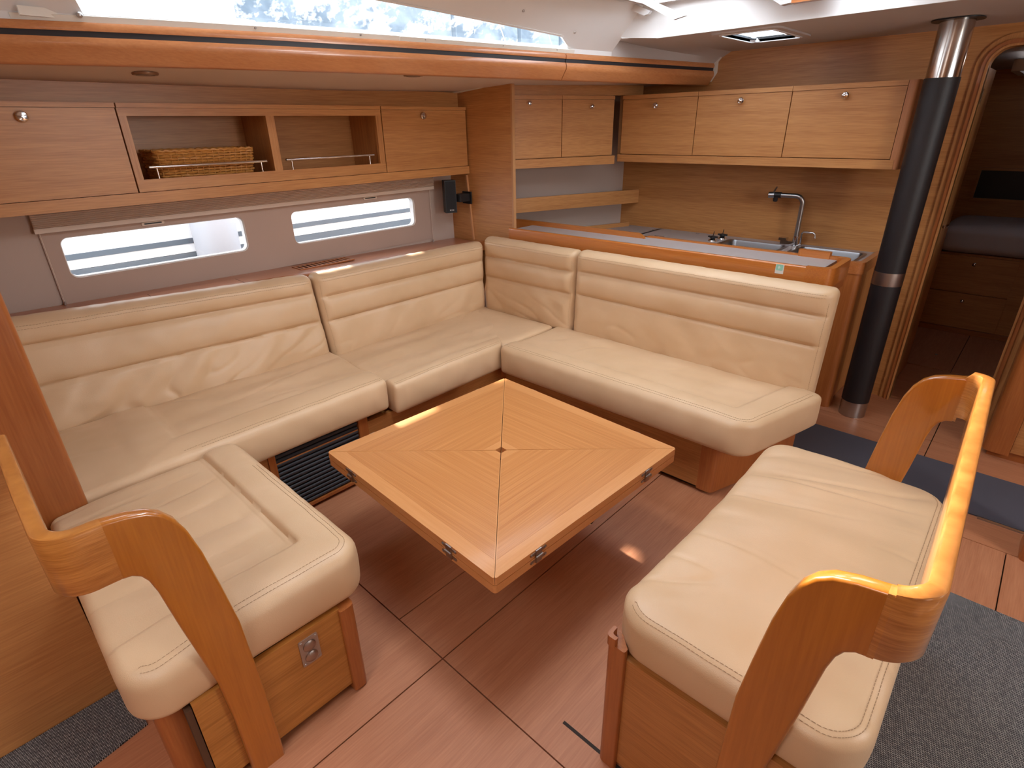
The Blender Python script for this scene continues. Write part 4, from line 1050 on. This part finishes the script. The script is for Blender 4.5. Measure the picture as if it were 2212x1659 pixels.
# rounded corner block at the free end
O = round_poly([(-.755, YL0), (-.640, YL0), (-.640, YL1+.01), (-.76, YL1+.01), (-.76, YL1-.02), (-.668, YL1-.02), (-.668, YL0+.028), (-.755, YL0+.028)], [0, .075, .045, 0, 0, .02, .05, 0], 7)
mk('end_rail', prism(O, 'z', .903, .990, .005, 2), wood('rail_varnish_y', (.42, .12, .018), (.54, .18, .03), 'Y', .3, .6), pc)
mk('end_rail_lower', prism(round_poly([(-.78, YL0+.004), (-.646, YL0+.004), (-.646, YL1), (-.78, YL1)], [0, .07, .04, 0], 7), 'z', .86, .901), solid_y, pc)
mk('back_rail', box(-1.74, -.88, YL1-.016, YL1+.004, .93, .984, .003), railv, pc)
mk('back_block', prism(round_poly([(-.885, YL1-.026), (-.735, YL1-.026), (-.735, YL1+.010), (-.885, YL1+.010)], [.02, 0, 0, .02], 3), 'z', .93, 1.008, .004), railv, pc)
mk('raised_back_rail', prism(round_poly([(-2.83, .93), (-1.72, .93), (-1.72, .965), (-1.765, 1.004), (-2.83, 1.004)], [0, 0, .01, .035, 0], 5), 'y', YL1-.068, YL1-.048), railv, pc)
for x in (-2.30, -1.93): mk('countertop_fitting', lathe([(.014, 0), (.014, .002), (.010, .0025)], (x, YL0+.045 if x < -2.2 else YL0+.05, ZL), 'z', 14), black_m, pc)
# paper sticker on the front rail
sk = mk('sticker', box(-.886, -.848, YL0-.0012, YL0-.0002, .940, .982), stick_m, pc)
mk('sticker_print', prism(round_poly([(-.884, .955), (-.852, .955), (-.852, .9835), (-.884, .9835)], .006, 3), 'y', YL0-.0018, YL0-.001), green_m, sk)
mk('sticker_mark', prism([(-.872, .961), (-.868, .961), (-.868, .966), (-.863, .966), (-.868, .977), (-.872, .977), (-.876, .966), (-.872, .966)], 'y', YL0-.0024, YL0-.0016), plain('pale_mark', (.6, .78, .68), .6), sk)

for o_ in [o for o in bpy.data.objects if o.parent is pc or (o.parent and o.parent.parent is pc)]:
    for v_ in o_.data.vertices:
        X_ = v_.co.x + pc.location.x
        v_.co.y += (X_+2.6)*.024
kc = thing('sink_counter', 'low galley worktop along the bulkhead with two steel sinks', 'counter', (-1.5, 3.7, 0))
ZK = .88; YK0 = 3.50; sinks = [(-1.52, -1.165, 3.545, 3.785), (-1.085, -.735, 3.545, 3.815)]
mk('worktop', tiles(-2.12, -.69, YK0+.02, YB-.002, ZK-.03, ZK, sinks), lam_m, kc)
mk('side_worktop', prism([(slx(2.80)+.001, 2.80), (-2.10, 2.80), (-2.10, YB-.002), (slx(YB)+.001, YB-.002)], 'z', ZK-.03, ZK), lam_m, kc)
mk('side_fiddle', xf(box(.02, 1.12, .0, .014, ZK, ZK+.03, .002), Matrix.Translation((slx(2.80)+.13, 2.80, 0)) @ Matrix.Rotation(a2_, 4, 'Z')), sl_wood, kc)
mk('front_edge', box(-2.12, -.75, YK0, YK0+.02, ZK-.05, ZK+.008, .003), railv, kc)
mk('corner_edge', prism(round_poly([(-.755, YK0), (-.660, YK0), (-.660, YB-.01), (-.690, YB-.01), (-.690, YK0+.03), (-.755, YK0+.03)], [0, .055, 0, 0, .03, 0], 6), 'z', ZK-.055, ZK+.010, .004), wood('corner_wood', (.38, .115, .03), (.50, .175, .05), 'Y', .3, .5), kc)
mk('front_panel', box(-2.10, -.74, YK0+.02, YK0+.04, .02, ZK-.03), veneer_x, kc)
mk('end_panel', box(-.70, -.68, YK0+.06, YB-.01, .02, ZK-.05), veneer_z, kc)
mk('corner_post', prism(round_poly([(-.76, YK0+.005), (-.665, YK0+.005), (-.665, YK0+.09), (-.70, YK0+.09), (-.76, YK0+.03)], [0, .04, .01, 0, 0], 6), 'z', .0, ZK-.056), solid_z, kc)
for (a, b, c, d) in sinks:
    dp = .14; P = [round_poly([(a+i, c+i), (b-i, c+i), (b-i, d-i), (a+i, d-i)], max(.004, .035-i*.2), 5) for i in (-.018, 0, .006, .02)]
    zs = [ZK+.002, ZK+.002, ZK-.01, ZK-dp]; n = len(P[0]); V = []; F = []
    for pp, z in zip(P, zs): V += [Vector((p[0], p[1], z)) for p in pp]
    for i in range(3): F += [(i*n+k, i*n+(k+1) % n, (i+1)*n+(k+1) % n, (i+1)*n+k) for k in range(n)]
    F.append(tuple(range(3*n, 4*n)))
    s_ = mk('sink', (V, F), sinksteel, kc, smooth=50)
    mk('drain', lathe([(.022, 0), (.022, .003), (.012, .003)], ((a+b)/2, (c+d)/2, ZK-dp), 'z', 18), chrome, s_)
for p in ((-2.12, 3.80), (-1.80, 3.85)): mk('lid_ring', lathe([(.012, 0), (.012, .003), (.008, .004)], (p[0], p[1], ZK), 'z', 14), steel, kc)
mk('lid_hinge', box(-2.0, -1.93, 3.60, 3.612, ZK, ZK+.003, .001), darksteel, kc)

fa = thing('kitchen_faucet', 'tall brushed steel faucet with squared neck between the two sinks', 'faucet', (-1.13, 3.82, ZK))
mk('base', lathe([(.026, 0), (.026, .006), (.018, .010), (.017, .06)], (-1.13, 3.82, ZK), 'z', 20), chrome, fa)
neck = [(-1.13, 3.82, ZK+.05), (-1.13, 3.82, 1.135)] + [(-1.13-.045+.045*math.cos(math.radians(a)), 3.82-.012*(a/90), 1.135+.045*math.sin(math.radians(a))) for a in (15, 30, 45, 60, 75, 90)] + [(-1.265, 3.80, 1.180)]
mk('neck', tube(neck, .0145, 16), steel, fa)
mk('collar', tube([(-1.258, 3.801, 1.180), (-1.300, 3.795, 1.180)], .018, 16), black_m, fa)
sh = mk('spray_head', tube([(-1.298, 3.795, 1.180), (-1.330, 3.790, 1.178)], .0185, 16), steel, fa)
mk('nozzle', lathe([(.010, -.040), (.014, -.034), (.014, 0)], (-1.288, 3.797, 1.180), 'z', 14), black_m, fa)
mk('lever', tube([(-1.305, 3.793, 1.195), (-1.288, 3.79, 1.228)], .005, 8), darksteel, fa)
mk('mixer_block', box(-1.215, -1.125, 3.800, 3.835, ZK+.0, ZK+.028, .004), chrome, fa); mk('mixer_handle', box(-1.225, -1.180, 3.795, 3.840, ZK+.029, ZK+.045, .005), chrome, fa)
ta = thing('pump_tap', 'small slim chrome tap beside the tall steel faucet', 'faucet', (-1.105, 3.84, ZK))
mk('spout', tube([(-1.108, 3.845, ZK), (-1.108, 3.845, ZK+.075), (-1.10, 3.845, ZK+.085), (-1.045, 3.845, ZK+.086), (-1.030, 3.842, ZK+.078), (-1.026, 3.84, ZK+.052)], .0065, 10), chrome, ta)
mk('tap_base', lathe([(.014, 0), (.014, .008), (.008, .010)], (-1.108, 3.845, ZK), 'z', 14), chrome, ta)
for (x, y, lab) in ((-1.602, 3.665, 'chrome worktop knob with black wing handle, nearer of the pair'), (-1.585, 3.775, 'chrome worktop knob with black wing handle, farther from the settee')):
    k_ = thing('worktop_knob', lab, 'knob', (x, y, ZK), 'wing knobs beside the left sink')
    mk('knob_base', lathe([(.030, 0), (.028, .006), (.018, .012), (.010, .018)], (x, y, ZK), 'z', 20), chrome, k_)
    mk('knob_handle', join(lathe([(.014, .016), (.022, .022), (.022, .030), (.010, .034)], (x, y, ZK), 'z', 14), box(x-.032, x+.032, y-.005, y+.005, ZK+.022, ZK+.032, .003), tube([(x, y, ZK+.03), (x+.004, y, ZK+.062)], .0025, 6)), black_m, k_)

# ================================================================ MAST POST, LIGHTS, RUGS, STARBOARD
mp = thing('mast_post', 'round mast post with dark sleeve and polished steel top, beside the doorway', 'post', (-.542, 3.53, 0))
mc = (-.542, 3.53, 0)
mk('sleeve', lathe([(.0715, .095), (.0715, 1.768)], mc, 'z', 48), mast_m, mp)
mk('steel_top', lathe([(.068, 1.76), (.068, 2.01)], mc, 'z', 48), plain('polished_steel', (.62, .57, .53), .16, 1), mp)
mk('steel_foot', lathe([(.069, 0), (.069, .10)], mc, 'z', 48), steel, mp)
mk('joint_band', lathe([(.0722, .79), (.0725, .795), (.0725, .855), (.0722, .86)], mc, 'z', 48), darksteel, mp)
mk('deck_collar', prism(round_poly([(mc[0]-.10, mc[1]-.09), (mc[0]+.10, mc[1]-.09), (mc[0]+.10, mc[1]+.09), (mc[0]-.10, mc[1]+.09)], .085, 8), 'z', 1.996, 2.0), black_m, mp)
for (x, y, lab) in ((-2.83, .862, 'round recessed downlight in the soffit above the left locker end'), (-2.475, 1.945, 'round recessed downlight in the soffit above the open shelf'), (-2.285, 2.885, 'round recessed downlight just past the partition, over the galley'), (-2.19, 3.40, 'farthest small downlight, half hidden behind the beam over the galley')):
    z = 1.852 + (x - (xbs(y)-.03))*(.04/(3.19+xbs(y))) if 0 else 1.852 - (xbs(y)-.03 - x)*((1.852-(1.792 + .018*max(0, min(1, (y-1.8)/1.0))))/(3.10+xbs(y)-.03))
    d_ = thing('downlight', lab, 'ceiling light', (x, y, z), 'soffit downlights')
    mk('bezel', lathe([(.046, -.006), (.048, -.002), (.048, .004)], (x, y, z), 'z', 24), plain('bronze_bezel', (.30, .17, .10), .4, .5), d_)
    mk('lens', lathe([(.034, -.008), (.036, -.004)], (x, y, z), 'z', 20), plain('dim_lens', (.22, .14, .10), .4), d_)
r1 = mk('floor_mat', box(-.70, .75, 2.825, 3.24, .0005, .006, .002), rug_flat); tag(r1, 'narrow dark grey mat on the floor between settee end and mast', 'mat')
r2_ = mk('floor_mat', box(.045, 1.6, -1.2, 2.215, .0005, .006, .002), weave_m); tag(r2_, 'large dark woven vinyl mat on the floor behind the right bench', 'mat')
r3 = mk('floor_mat', prism([(-1.742, -1.2), (-1.34, -1.2), (-1.545, .022), (-1.742, .022)], 'z', .0005, .006), weave_m); tag(r3, 'dark woven vinyl mat on the floor below the left bench arm', 'mat')
ms = mk('metal_strip', box(.135, .30, 2.808, 2.822, .0005, .005, .001), steel); tag(ms, 'short pale metal strip along the near edge of the narrow grey mat', 'metal strip')
nc = thing('starboard_cabinet', 'wooden cabinet with reddish rounded corner post at the right edge', 'cabinet', (.6, 3.68, 0))
mk('corner_post', prism(round_poly([(.075, 3.455), (.185, 3.455), (.185, 3.89), (.075, 3.89)], [.045, 0, 0, .02], 6), 'z', .035, .99), solid_z, nc)
mk('front_panel', box(.187, 1.94, 3.470, 3.488, .05, .27), veneer_x, nc); mk('front_panel', box(.187, 1.94, 3.470, 3.488, .276, .95), veneer_x, nc)
mk('plinth', box(.10, 1.94, 3.49, 3.51, 0, .05), solid_x, nc)
mk('top_board', box(.08, 1.94, 3.46, 3.89, .99, 1.01, .003), solid_x, nc)
ns = mk('seat_post', prism(round_poly([(.285, 2.60), (.37, 2.60), (.37, 2.78), (.285, 2.78)], [.03, 0, 0, .04], 6), 'z', .0, .45), solid_z); tag(ns, 'rounded reddish wooden seat foot at the right edge by the narrow mat', 'post')
# bed in the cabin
def mshape(s, u, v, w):
    if w > s.T*.5: w += .012*nz(u*3, v*3, 2) + .012*(1-abs(2*u/s.L-1)**4)
    return u, v, w
c = Cush((-.60, 5.57, .632), (.28, 5.57, .632), (.28, 6.34, .632), (-.60, 6.34, .632), .20, ZN, .09, .06, mshape, .03)
mt_ = mk('mattress', c.geo(), sheet_m, smooth=80); tag(mt_, 'pale grey sheeted mattress on the berth drawers in the dark cabin', 'mattress')

# ================================================================ OUTSIDE
wa = st('water', box(-60, 40, -60, 60, -1.1, -1.0), water_m)
nb = thing('neighbour_boat', 'white hull with dark stripes of the boat moored alongside, seen through the portlights', 'boat', (-6.2, 2.5, -1))
mk('hull', join(box(-6.6, -5.55, -6, 12, -.95, .615), box(-6.6, -5.55, -6, 12, .625, 1.25, .05, 2)), hullw_m, nb)
mk('stripe', box(-5.56, -5.545, -6, 12, .70, .745), stripe_m, nb)
mk('stripe', box(-5.56, -5.545, -6, 12, .56, .622), stripe_m, nb)
mk('sun_block_cabin', box(-6.5, -5.8, .45, 2.12, 1.2, 2.52, .05, 2), hullw_m, nb)  # unseen block added to keep the sun off the left portlight
mk('sun_blocker', tube([(-6.0, 2.50, 2.42), (-6.0, 2.52, 2.42), (-6.0, 2.86, 2.42), (-6.0, 2.88, 2.42)], [.08, .13, .13, .08], 16), hullw_m, nb)  # invented cylinder, added to shade the middle of the right portlight
mk('sun_blocker', tube([(-6.0, 3.00, 2.42), (-6.0, 3.02, 2.42), (-6.0, 3.30, 2.42), (-6.0, 3.32, 2.42)], [.08, .13, .13, .08], 16), hullw_m, nb)  # second added cylinder, cuts the sun at the portlight's forward end
mk('blocker_stand', box(-6.1, -5.9, 3.08, 3.24, 1.2, 2.32, .01), hullw_m, nb)  # stand for the added sun blocker
mk('blocker_stand', box(-6.1, -5.9, 2.6, 2.78, 1.2, 2.32, .01), hullw_m, nb)  # likewise only holds up an added sun blocker
fd = thing('fender', 'big white cylindrical fender hanging outside the left portlight', 'fender', (-5.368, 1.866, .05))
mk('fender_body', lathe([(.03, 0), (.13, .04), (.183, .12), (.183, 1.02), (.13, 1.12), (.03, 1.16)], (-5.368, 1.866, .05), 'z', 24), plain('white_fender', (.36, .36, .39), .5), fd)
mk('fender_rope', tube([(-5.368, 1.866, 1.20), (-5.50, 1.866, 1.27), (-5.58, 1.866, 1.26)], .012, 6), white_m, fd)
hl = []
V, F = [], []; nx_ = 60
for i in range(nx_+1):
    y = -20 + 70*i/nx_; h = 15.5 + 1.6*nz(y*.15, 0, 0) + .8*nz(y*.6, 3, 0)
    V += [Vector((-34, y, -1.2)), Vector((-36, y, h*.5)), Vector((-39, y, h*.85)), Vector((-43, y, h)), Vector((-50, y, h*.9))]
for i in range(nx_): F += [(5*i+k, 5*i+k+1, 5*i+6+k, 5*i+5+k) for k in range(4)]
st('hillside', (V, F), hill_m)
for j, (x, y, r, hh) in enumerate(((-16, 9.1, .10, 9), (-17, 15.3, .09, 9), (-20, 22, .10, 9), (-22, 27.5, .10, 9))):
    m_ = thing('sailboat_mast', ['dark sailboat mast rising outside the middle of the long upper window', 'thin dark mast outside near the forward half of the upper window', 'thin dark mast outside the upper window tip, left one', 'thin dark mast outside the upper window tip, right one'][j], 'mast', (x, y, -1), 'masts in the marina')
    mk('mast_tube', tube([(x, y, -1), (x, y, hh)], r, 10), stripe_m, m_)
    mk('forestay', tube([(x, y, hh), (x+1.5, y+3.5, 0)], .02, 5), plain('stay_wire', (.7, .6, .6), .5), m_)
mb = thing('motor_boat', 'white motor boat superstructure outside the left part of the upper window', 'boat', (-10, 4.0, -1))
mk('hull', prism([(1.2, -1), (6.0, -1), (6.4, 1.8), (.9, 1.8)], 'x', -13.0, -10.0, .1), hullw_m, mb)
mk('cabin', prism([(2.2, 1.8), (4.7, 1.8), (4.7, 4.6), (2.7, 4.6)], 'x', -12.6, -10.4, .1), hullw_m, mb)
for (a, b) in ((3.0, 3.25), (3.7, 4.1), (4.35, 4.5)): mk('side_window', box(-10.41, -10.37, a, b, 2.2, 4.2), plain('tinted_window', (.35, .40, .48), .2), mb)

for o in bpy.data.objects:
    if '_o' in o.keys(): del o['_o']
